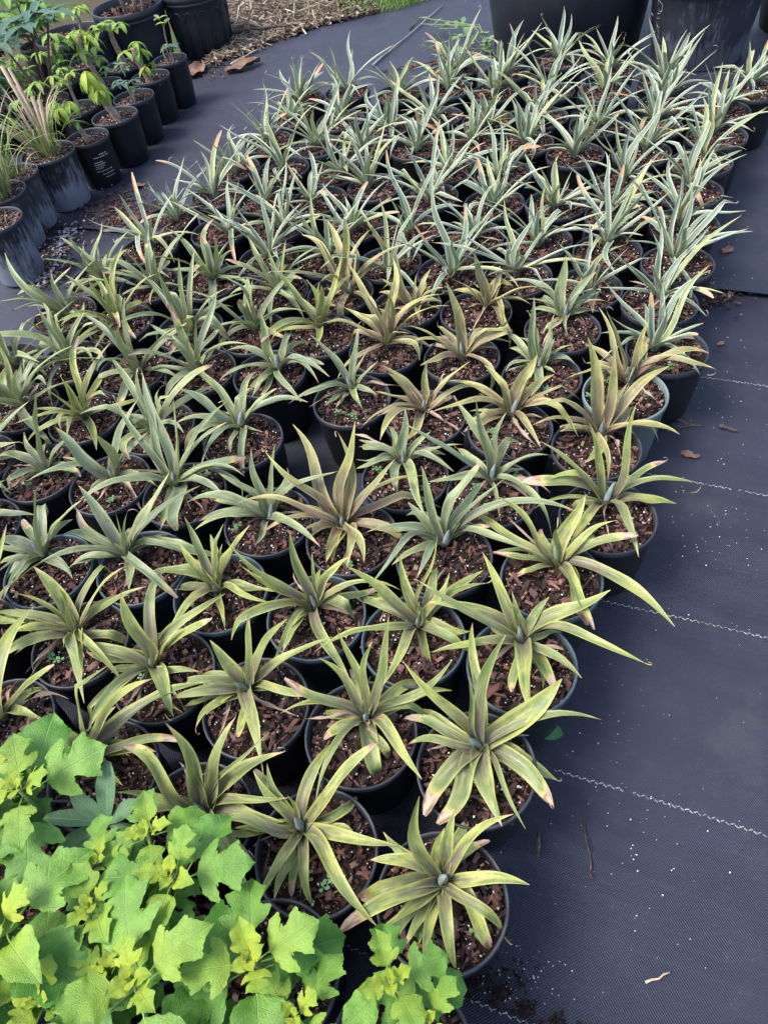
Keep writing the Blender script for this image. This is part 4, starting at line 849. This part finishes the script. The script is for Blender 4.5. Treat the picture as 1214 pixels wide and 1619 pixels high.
# printed lines on one pot
pt = [o for o in bpy.data.objects if o.get('label', '').startswith('cutting with drooping pale leaves, pot with white')][0]
A = Acc(); rr_ = random.Random(5)
for (zc, a0, a1, th) in [(.118, -.15, .25, .0012), (.110, -.45, .35, .0010), (.094, -.5, -.1, .0012), (.087, -.55, .02, .0012), (.080, -.5, -.05, .0012), (.073, -.55, -.2, .0014), (.062, -.55, .25, .0010), (.050, -.3, .3, .0012), (.038, -.2, .25, .0010)]:
    a_ = a0 - .95
    while a_ < a1 - .95:
        w_ = rr_.uniform(.02, .07)
        r1 = lambda z: .078 * (.82 + .11 * z / (.160 * .52) if z < .083 else .93 + .015 * (z - .083) / .065) + .0008
        A.add([(r1(z) * math.cos(t), r1(z) * math.sin(t), z) for t, z in ((a_, zc - th), (a_ + w_, zc - th), (a_ + w_, zc + th), (a_, zc + th))], [(0, 1, 2, 3)]); a_ += w_ + rr_.uniform(.01, .04)
obj('printed_text', A.mesh('printed_text', False), M_PERL, pt)

# tall cassava-like plant with blue-green fingers leaning in at the top left
T = thing('potted_shrub', 'taller shrub with red-brown stem and large blue-green hand-shaped leaves, top left', 'potted plant', (-1.02, 3.30, .011))
rng = np.random.default_rng(9); zs = potted(T, rng)
M_REDSTEM = simple('red_stem', (.09, .03, .025), .5, .4, (.14, .06, .04), 40)
tops = [(.04, .02, .26), (-.09, .03, .22), (.10, .10, .27)]
for (x, y, z) in tops:
    v_, f_ = tube([(0, 0, zs - .01), (x * .5, y * .4, zs + z * .5), (x, y, zs + z)], [.006, .005, .004], 8); obj('stem', mesh('stem', v_, f_), M_REDSTEM, T)
    for k in range(3):
        a_ = rng.uniform(0, 6.3); obj('leaf', palmate((x, y, zs + z - .01 * k), (x + .06 * math.cos(a_), y + .06 * math.sin(a_), zs + z + .02), 6, .115, .036, .05, .55, rng), M_CASSB, T, color=(.05, 0, 0, 1))

# darker shrubs filling the corner behind
M_REDLEAF = leaf_green('dark_red_leaf', (.030, .012, .014), (.075, .028, .030), (.11, .05, .05), (.1, .04, .03), .1)
for (x, y, nst, hh, lm, n_, L_, lab, sd_) in [(-1.36, 3.75, 5, .30, M_REDLEAF, 4, .11, 'dark red leafy shrub in the far top left corner', 1), (-1.25, 3.30, 4, .20, M_CASSB, 5, .09, 'dull green shrub behind the grass at the left edge', 2),
                                       (-1.22, 4.12, 5, .26, M_CASS, 5, .10, 'green shrub behind the wide black pot, top left corner', 3), (-1.55, 4.35, 5, .34, M_CASSB, 6, .12, 'tall blue-green shrub at the very back of the top left corner', 4)]:
    T = thing('potted_shrub', lab, 'potted plant', (x, y, .0)); rng = np.random.default_rng(500 + sd_); zs = potted(T, rng)
    for k in range(nst):
        a_ = rng.uniform(0, 6.3); tx, ty, tz = .12 * math.cos(a_) * rng.random(), .12 * math.sin(a_) * rng.random(), hh * rng.uniform(.5, 1)
        v_, f_ = tube([(0, 0, zs - .01), (tx * .4, ty * .4, zs + tz * .5), (tx, ty, zs + tz)], [.006, .005, .0035], 7); obj('stem', mesh('stem', v_, f_), M_REDSTEM, T)
        for q in range(4):
            a_ = rng.uniform(0, 6.3); obj('leaf', palmate((tx * (1 - .1 * q), ty * (1 - .1 * q), zs + tz * (1 - .16 * q)), (tx + .05 * math.cos(a_), ty + .05 * math.sin(a_), zs + tz * (1 - .16 * q) + .02), n_, L_, L_ * .32, .1, .9, rng), lm, T, color=(.1 * rng.random(), 0, 0, 1))
# a bleached dry palm frond leaning there
T = thing('dry_frond', 'bleached dry palm frond leaning among the shrubs, top left corner', 'dry frond', (-1.17, 3.28, .05))
v_, f_ = tube([(0, 0, 0), (-.05, .12, .17), (-.14, .26, .30)], [.009, .007, .004], 7); obj('midrib', mesh('midrib', v_, f_), M_STRAW, T)
rng = np.random.default_rng(8)
for k in range(14):
    s = .25 + .72 * k / 13; p = Vector((-.13 * s, .26 * s, .31 * s)); sg = 1 if k % 2 else -1; d = Vector((sg * .8, .5, -.35 + .4 * rng.random())).normalized(); L_ = .16 * (1.2 - s * .5); n_ = Vector((0, 0, 1)).cross(d).normalized() * .006
    obj('frond_blade', mesh('frond_blade', [p - n_ * .5, p + d * L_ * .5 - n_ + Vector((0, 0, .01)), p + d * L_, p + d * L_ * .5 + n_ + Vector((0, 0, .01)), p + n_ * .5, p + d * L_ * .5 + Vector((0, 0, .004))], [(0, 1, 5), (1, 2, 5), (2, 3, 5), (3, 4, 5), (4, 0, 5)]), simple('dry_frond_%d' % (k % 2), (.36, .29, .24), .8, .2, (.26, .19, .18), 30) if k < 2 else bpy.data.materials['dry_frond_%d' % (k % 2)], T)

# grass pots
def grass_pot(lab, x, y, R, H, nb, hmax, seed, straw=0, col=(.016, .018, .024, 1)):
    rng = np.random.default_rng(seed); T = thing('potted_grass', lab, 'potted plant', (x, y, .011), 0, 'stained grass pots at the left edge')
    mb, mr = pot_meshes(R, H, 'g%d' % seed, .80, 40); zs = potted(T, rng, mb, mr, R, H, col, mat=M_POTS, soil=.012)
    for k in range(nb):
        a_ = rng.uniform(0, 6.3); r_ = R * .45 * math.sqrt(rng.random()); L_ = hmax * rng.uniform(.5, 1.05); wd = rng.uniform(.003, .0065)
        n = 9; e = math.radians(rng.uniform(60, 86)); p = Vector((r_ * math.cos(a_), r_ * math.sin(a_), zs)); V = []; dr = math.radians(rng.uniform(15, 120)); a2 = a_ + rng.normal() * .5
        for i in range(n + 1):
            s = i / n; w_ = wd * (1 - s ** 2.2) + .0004; sd2 = Vector((-math.sin(a2), math.cos(a2), 0))
            V += [p - sd2 * w_ * .5, p + Vector((0, 0, -w_ * .25)), p + sd2 * w_ * .5]
            ee = e - dr * s ** 1.6; p = p + Vector((math.cos(ee) * math.cos(a2), math.cos(ee) * math.sin(a2), math.sin(ee))) * (L_ / n)
        obj('blade', mesh('blade', V, [(i * 3 + j, (i + 1) * 3 + j, (i + 1) * 3 + j + 1, i * 3 + j + 1) for i in range(n) for j in range(2)]), M_GBLADE if rng.random() > .32 else M_STRAW, T)
    for k in range(straw):
        a_ = rng.uniform(0, 6.3); r_ = R * .3; L_ = rng.uniform(.16, .30); t = rng.uniform(.1, .5); w_ = rng.uniform(.004, .009)
        p0 = Vector((r_ * math.cos(a_), r_ * math.sin(a_), zs)); d = Vector((math.cos(a_ + 1) * t - .25, math.sin(a_ + 1) * t, 1)).normalized(); p1 = p0 + d * L_
        v_, f_ = tube([p0, p0.lerp(p1, .5), p1], [w_, w_ * .9, w_ * .8], 6); obj('dry_stalk', mesh('dry_stalk', v_, f_), M_STRAW, T)
    return T
_m = NT('grass_blade'); _c = _m.mix(_m.info().outputs['Random'], (.10, .20, .04), (.27, .34, .10)); M_GBLADE = _m.bsdf(_c, .5, .4, None, .2)
grass_pot('grassy plant with bleached broken stalks in a white-streaked black pot', -.911, 2.700, .094, .180, 70, .26, 401, 6)
grass_pot('second grass tuft with bleached stalks at the left edge, behind the front stained pot', -1.025, 2.445, .085, .180, 75, .32, 402, 8, (.03, .033, .04, 1))
grass_pot('nearest white-stained pot at the left edge with sparse short leaves', -.995, 2.236, .086, .185, 6, .07, 403, 0)
grass_pot('grey stained pot squeezed between the two grass pots', -1.00, 2.57, .078, .180, 14, .18, 404, 1, (.04, .043, .05, 1))

# large nursery pots
def big_pot(name, lab, x, y, R, H, taper, seed, ribs=0, fill=.06, col=(.012, .014, .021, 1), plant=None, mat=None, rimh=.03):
    rng = np.random.default_rng(seed); T = thing(name, lab, 'plant pot', (x, y, .011), 0)
    mb, mr = pot_meshes(R, H, 'b%d' % seed, taper, 72, rimh, fill)
    pb = obj('pot', mb, mat or M_POT, T, color=col); obj('rim', mr, M_POT, pb, color=tuple(c * 1.3 for c in col[:3]) + (1,))
    v_, f_ = lathe([(R * .966, H - rimh - .016), (R * .985, H - rimh - .012), (R * .985, H - rimh - .006), (R * .966, H - rimh - .002)], 72); obj('band', mesh('band', v_, f_), M_POT, pb, color=col)
    for k in range(ribs):
        a_ = 2 * PI * k / ribs; n = 9; hw = PI / ribs * .78; V = []
        pr = lambda z: R * (taper + .11 * z / (H * .52) if z < H * .52 else (taper + .11) + (.945 - taper - .11) * (z - H * .52) / (H * .48 - rimh)) + .0015
        pts = [(a_ - hw, H * .06)] + [(a_ - hw, H * .62)] + [(a_ - hw * math.cos(q), H * .62 + hw * R * 1.3 * math.sin(q)) for q in np.linspace(.2, PI - .2, 9)] + [(a_ + hw, H * .62), (a_ + hw, H * .06)]
        vv, ff = tube([(pr(z) * math.cos(t), pr(z) * math.sin(t), z) for t, z in pts], .0022, 5); obj('moulded_rib', mesh('moulded_rib', vv, ff), M_POT, pb, color=col)
    k_ = R / R0 * .93; obj('soil', SOILS[seed % 4], M_SOIL, T, (0, 0, H - fill), (0, 0, 1), (k_, k_, 2.5))
    obj('bark_mulch', MULCH[seed % 6], M_CRUMB, T, (0, 0, H - fill), (0, 0, 1), (k_ * .96, k_ * .96, 2), kind='stuff')
    for (bx_, by_, tx, ty, tz, r) in (plant or []):
        vv, ff = tube([(bx_, by_, H - fill - .02), (bx_ * .5 + tx * .5 + .008, by_ * .5 + ty * .5, H - fill + tz * .5), (tx, ty, H - fill + tz)], [r * 1.1, r, r * .9], 9); obj('stem', mesh('stem', vv, ff), M_STEM, T)
        for q in range(4):
            a_ = rng.uniform(0, 6.3); obj('leaf', palmate((tx, ty, H - fill + tz), (tx + .04 * math.cos(a_), ty + .04 * math.sin(a_), H - fill + tz + .01), 4, .055, .02, -.2, 1.0, rng), M_CASS, T, color=(.5, 0, 0, 1))
    return T
big_pot('nursery_pot', 'large empty-looking black nursery pot with moulded arches beside the straw', -.436, 4.092, .150, .262, .82, 11, 14, .05)
big_pot('nursery_pot', 'wide black pot holding bare tan stems, left of the moulded black pot', -.735, 4.040, .165, .250, .84, 12, 0, .035, plant=[(.03, -.02, .045, -.06, .14, .010), (-.02, .03, -.05, .03, .15, .009), (.07, -.05, .085, -.10, .12, .010)])
big_pot('nursery_pot', 'wide black pot half hidden behind the leafy cuttings, top left', -.985, 3.880, .160, .220, .84, 13, 0, .03, plant=[(.05, -.02, .06, -.04, .12, .009)])
T2 = big_pot('tub', 'black tub with chalk handwriting down its side, upper right', 1.500, 2.985, .205, .300, .80, 15, 0, .06, (.020, .023, .034, 1), mat=pot_material('scuffed_tub', .35), rimh=.045)
big_pot('tub', 'huge plain black tub behind the block of bromeliads', 1.085, 3.300, .330, .50, .86, 14, 0, .08, (.008, .010, .018, 1), rimh=.04)
big_pot('tub', 'black tub at the right edge behind the chalk-marked one', 2.02, 3.10, .24, .34, .82, 16, 0, .06, (.010, .012, .018, 1))
# chalk writing, running down the side
fc = bpy.data.curves.new('chalk', 'FONT'); fc.body = 'Dwarf N'; fc.size = .085; fc.shear = .35; fc.space_character = .92; fc.offset = -.0028
fo = bpy.data.objects.new('chalk_writing', fc); COL.objects.link(fo); dg = bpy.context.evaluated_depsgraph_get(); me_ = bpy.data.meshes.new_from_object(fo.evaluated_get(dg)); bpy.data.objects.remove(fo)
AW = math.radians(186)
for v_ in me_.vertices:
    x, y = v_.co.x, v_.co.y; z = .228 - x * .62
    R_ = .205 * (.80 + .11 * z / (.300 * .52) if z < .156 else .91 + .035 * (z - .156) / .099) + .0022; t = AW + y * .55 / .19
    v_.co = (R_ * math.cos(t), R_ * math.sin(t), z)
me_.materials.clear(); obj('chalk_writing', me_, simple('chalk', (.5, .5, .52), .9, .1, (.2, .2, .23), 90), T2)

# ------------------------------------------------------------------ straw heap, grass and small litter
def straw_heap():
    rng = np.random.default_rng(61); A = Acc()
    for _ in range(2200):
        x = -.42 + .66 * rng.random() ** 1.1; edge = np.interp(x, [-.42, -.31, -.1, .1, .42], [3.86, 3.93, 4.06, 4.14, 4.20]); y = edge + rng.random() ** 1.4 * 1.1
        z = .02 + min(.10, (y - edge) * .25) * rng.random() + .004; L_ = rng.uniform(.025, .13) * (1.5 if rng.random() < .1 else 1); w_ = rng.uniform(.0012, .0045); a_ = rng.uniform(0, PI); t = rng.normal() * .22
        d = np.array([math.cos(a_) * math.cos(t), math.sin(a_) * math.cos(t), abs(math.sin(t))]); p = np.array([-math.sin(a_), math.cos(a_), 0]) * w_; c = np.array([x, y, z])
        A.add([c - d * L_ / 2 - p, c + d * L_ / 2 - p, c + d * L_ / 2 + p, c - d * L_ / 2 + p, c + np.array([0, 0, w_]), ], [(0, 1, 4), (1, 2, 4), (2, 3, 4), (3, 0, 4)])
    for _ in range(1200):
        x = rng.uniform(-.42, .42); edge = np.interp(x, [-.42, -.31, -.1, .1, .42], [3.86, 3.93, 4.06, 4.14, 4.20]); y = edge - .01 + rng.random() ** 1.6 * .5
        crumb(A, (x, y, .016 + rng.random() * .02), (rng.uniform(.006, .03), rng.uniform(.005, .016), .003), rng, .6)
    m = NT('mulch_litter'); col = m.ramp(m.geo().outputs['Random Per Island'], [(0, (.040, .026, .019)), (.4, (.10, .07, .05)), (.7, (.19, .15, .105)), (.92, (.33, .27, .20)), (1, (.48, .41, .33))])
    m.bsdf(col, .8, .2)
    o = obj('straw_litter', A.mesh('straw_litter', False), m.m, kind='stuff'); tag(o, 'bleached straw and dry leaf litter heaped along the edge of the fabric', 'straw')
straw_heap()
def grass_patch():
    rng = np.random.default_rng(62); A = Acc()
    for _ in range(9000):
        x = rng.uniform(.02, 1.0); edge = np.interp(x, [.02, .2, .5, .8, 1.0], [4.27, 4.19, 4.18, 4.30, 4.5]); y = edge + rng.random() ** 1.3 * 1.0
        h = rng.uniform(.015, .05) * (1 if rng.random() < .9 else 1.8); w_ = rng.uniform(.0010, .0022); a_ = rng.uniform(0, 6.3); le = rng.uniform(.2, 1.1)
        d = np.array([math.cos(a_) * le, math.sin(a_) * le, 1]) * h; p = np.array([-math.sin(a_), math.cos(a_), 0]) * w_; c = np.array([x, y, .0])
        A.add([c - p, c + p, c + d * .55 + p * .8 + [0, 0, h * .1], c + d * .55 - p * .8 + [0, 0, h * .1], c + d * np.array([1, 1, .8])], [(0, 1, 2, 3), (3, 2, 4)])
    m = NT('grass'); col = m.ramp(m.geo().outputs['Random Per Island'], [(0, (.045, .10, .015)), (.5, (.09, .19, .03)), (.85, (.17, .27, .06)), (1, (.34, .30, .14))]); m.bsdf(col, .6, .3, None, .2)
    tag(obj('grass', A.mesh('grass', False), m.m, kind='stuff'), 'short green grass growing beyond the back edge of the fabric', 'grass')
grass_patch()

def scatter(name, lab, cat, mat, spots, seed, fn):
    rng = np.random.default_rng(seed); A = Acc()
    for (x, y, sx, sy, n) in spots:
        for _ in range(n): fn(A, x + rng.normal() * sx, y + rng.normal() * sy, rng)
    tag(obj(name, A.mesh(name, False), mat, kind='stuff'), lab, cat)
scatter('spilled_bark', 'spilled bark crumbs and potting soil lying on the fabric', 'bark mulch', M_CRUMB,
        [(-.67, 2.50, .055, .045, 520), (-.75, 2.60, .06, .07, 260), (-.93, 2.34, .05, .10, 300), (-.90, 2.22, .05, .06, 160), (.905, 1.55, .02, .05, 120), (.90, 1.48, .04, .012, 120), (.50, 3.40, .10, .012, 140), (-.45, 3.80, .08, .05, 60)], 71,
        lambda A, x, y, r: crumb(A, (x, y, .013 + r.random() * .004), (r.uniform(.003, .014), r.uniform(.002, .008), r.uniform(.001, .003)), r, .3))
scatter('spilled_soil', 'dark potting soil washed along the fabric overlap at the bottom', 'soil', M_SOIL,
        [(ln(-.10 + q * .035, .125 + .006 * math.sin(q))[0], ln(-.10 + q * .035, .125 + .006 * math.sin(q))[1], .009, .006, 42) for q in range(9)] + [(.05, .15, .02, .012, 50), (-.01, .165, .02, .008, 40)], 72,
        lambda A, x, y, r: crumb(A, (x, y, .010 + r.random() * .006), (r.uniform(.0012, .006), r.uniform(.0012, .005), r.uniform(.001, .0025)), r, .4))
scatter('mineral_crust', 'pale crusty residue flaked off the stained pots at the left edge', 'residue', simple('mineral_crust', (.40, .40, .42), .9, .1, (.16, .15, .15), 40),
        [(-.905, 2.36, .018, .07, 150), (-.93, 2.20, .03, .03, 80), (-.87, 2.45, .02, .03, 60)], 75, lambda A, x, y, r: crumb(A, (x, y, .013 + r.random() * .003), (r.uniform(.003, .012), r.uniform(.002, .008), r.uniform(.001, .003)), r, .25))
def grit(A, x, y, r):
    n_ = x * .4818 + y * .8763; grain(A, (x, y, .0085 if .12 < n_ < 1.77 else (.014 if n_ > 1 else .004)), .00038 * (4.0 ** r.random()) * (1.5 if r.random() < .06 else 1), r)
scatter('perlite_grit', 'white perlite specks scattered over the bare fabric', 'perlite', M_PERL,
        [(.45, .75, .22, .26, 130), (.30, .36, .03, .09, 40), (.25, .30, .14, .12, 60), (.62, .78, .06, .05, 60), (.85, 1.25, .25, .25, 110), (.72, 1.12, .06, .1, 50), (1.1, 1.9, .25, .4, 80), (.07, .145, .03, .02, 60), (.0, .135, .05, .012, 40), (.0, 3.6, .4, .25, 160), (-.6, 2.7, .2, .2, 160), (.92, 1.52, .04, .05, 90)], 73, grit)

def twig(lab, pts, rad, mat=None, z=.0105, name='twig', cat='twig', extra=()):
    rr = random.Random(len(lab)); P3 = []
    for i in range(len(pts) - 1):
        for k in range(4):
            s = k / 4; P3.append((pts[i][0] * (1 - s) + pts[i + 1][0] * s + rr.uniform(-.0012, .0012), pts[i][1] * (1 - s) + pts[i + 1][1] * s + rr.uniform(-.0012, .0012), z + rad + rr.uniform(0, .002)))
    P3.append((pts[-1][0], pts[-1][1], z + rad)); A = Acc()
    A.add(*tube(P3, [rad * (1.1 - .5 * i / len(P3)) * rr.uniform(.8, 1.25) for i in range(len(P3))], 7))
    for e in extra: A.add(*tube([(p[0], p[1], z + rad) for p in e], rad * .7, 6))
    return tag(obj(name, A.mesh(name), mat or M_TWIG), lab, cat)
twig('slender forked brown twig lying on the fabric right of the nearest pot', [(.193, .243), (.202, .269), (.204, .295), (.204, .325)], .0011, extra=[[(.203, .30), (.212, .327)]])
twig('short thick dark stick with pale end beside the nearest pot', [(.140, .313), (.129, .282)], .0026)
twig('thin dark twig poking out below the pale grey-green pot', [(.640, 1.12), (.675, 1.071), (.705, 1.058)], .0018, extra=[[(.640, 1.068), (.69, 1.066)]])
twig('short black piece of bark alone on the fabric right of the pale pot', [(.734, 1.047), (.763, 1.027)], .0036)
twig('pale straw lying on the fabric near the bottom right corner', [(.223, .112), (.257, .119)], .0014, M_STRAW, name='straw', cat='straw')
twig('thin curved tendril lying on the fabric beside the block', [(.433, .709), (.459, .719), (.476, .717), (.486, .706)], .0006)
twig('long grey stick lying across the fabric toward the grass', [(.298, 3.487), (.477, 3.741), (.723, 4.108)], .0042, simple('grey_wood', (.20, .19, .19), .8, .2, (.30, .29, .30), 40), .012)
twig('short side stick beside the long grey one', [(.52, 3.86), (.62, 4.02)], .003, M_TWIG, .012)
twig('bleached straw beside the moulded black pot', [(-.32, 3.82), (-.19, 3.96)], .005, M_STRAW, .012, 'straw', 'straw')
twig('bleached straw fragment on the spilled bark at left', [(-.60, 2.44), (-.545, 2.50)], .003, M_STRAW, .014, 'straw', 'straw')
twig('thick dry branch lying on the straw heap', [(-.40, 4.13), (-.20, 4.12), (-.02, 4.07)], .008, M_TWIG, .05)
twig('small brown twig lying by the nearest pot rim on the soil line', [(.045, .172), (.075, .205)], .0009)

def dry_leaf(lab, x, y, L_, wd, rz, seed, mat=None, z=.012, curl=1.0, name='fallen_leaf'):
    rng = np.random.default_rng(seed); n, k = 9, 6; V = []
    for i in range(n + 1):
        s = i / n; w_ = wd * math.sin(min(1, .08 + s * .9) * PI) ** .7
        for j in range(k + 1):
            t = j / k * 2 - 1; V.append(((s - .5) * L_, t * w_ * .5, z + curl * (.22 * wd * t * t * (.6 + .4 * math.sin(s * 4 + seed)) + .05 * wd * (1 + math.sin(s * 9 + t * 4 + seed)) + .05 * wd * (1 + math.sin(s * 15 - t * 6))) + rng.random() * .003 * curl))
    f = [(i * (k + 1) + j, (i + 1) * (k + 1) + j, (i + 1) * (k + 1) + j + 1, i * (k + 1) + j + 1) for i in range(n) for j in range(k)]
    return tag(obj(name, mesh(name, V, f), mat or M_DRYLEAF, loc=(x, y, 0), rot=(0, 0, rz)), lab, 'leaf')
dry_leaf('brown curled leaf on the fabric under the hanging pale leaf blade', .645, .985, .038, .018, -.5, 1, z=.008)
dry_leaf('small brown leaf at the right edge of the block, upper part', 1.036, 1.678, .04, .028, .6, 2, z=.008)
dry_leaf('tiny brown leaf scrap alone on the fabric right of the block', .855, 1.312, .018, .012, .2, 3, z=.008)
dry_leaf('crumpled brown leaf next to the row of small pots', -.483, 3.800, .13, .09, 1.2, 4)
dry_leaf('large crumpled brown leaf lying on the open fabric, upper left', -.265, 3.754, .17, .085, .35, 5)
dry_leaf('small brown leaf scrap at the foot of the moulded black pot', -.42, 3.93, .06, .045, .9, 6)
dry_leaf('pale dry leaf scrap near the spilled bark by the printed pot', -.66, 2.72, .05, .03, .2, 7)
dry_leaf('green heart-shaped leaf poking out beside the third front pot', .194, .459, .047, .034, -.55, 8, M_WEED, .025, .25)

# climbing weed by the huge tub
T = thing('vine', 'thin leafy weed vine growing at the foot of the huge black tub', 'plant', (.80, 3.36, .012))
rng = np.random.default_rng(91)
for k in range(6):
    a_ = rng.uniform(1.2, 3.4); L_ = rng.uniform(.15, .5); pts = [(0, 0, 0), (L_ * .4 * math.cos(a_), L_ * .4 * math.sin(a_), .07), (L_ * math.cos(a_ + .3), L_ * math.sin(a_ + .3), .03 + rng.random() * .05)]
    v_, f_ = tube(pts, .0018, 5); obj('stem', mesh('stem', v_, f_), M_GREENSTEM, T)
    for q in range(7):
        s = rng.uniform(.1, 1); p = Vector(pts[0]).lerp(Vector(pts[1]), s * 2) if s < .5 else Vector(pts[1]).lerp(Vector(pts[2]), s * 2 - 1)
        obj('leaf', SPAT[int(rng.integers(4))], M_CASS, T, tuple(p), aim(rng.uniform(0, 6.3), rng.uniform(-.3, .6)), (.04, .06, .04), (.1, 0, 0, 1))
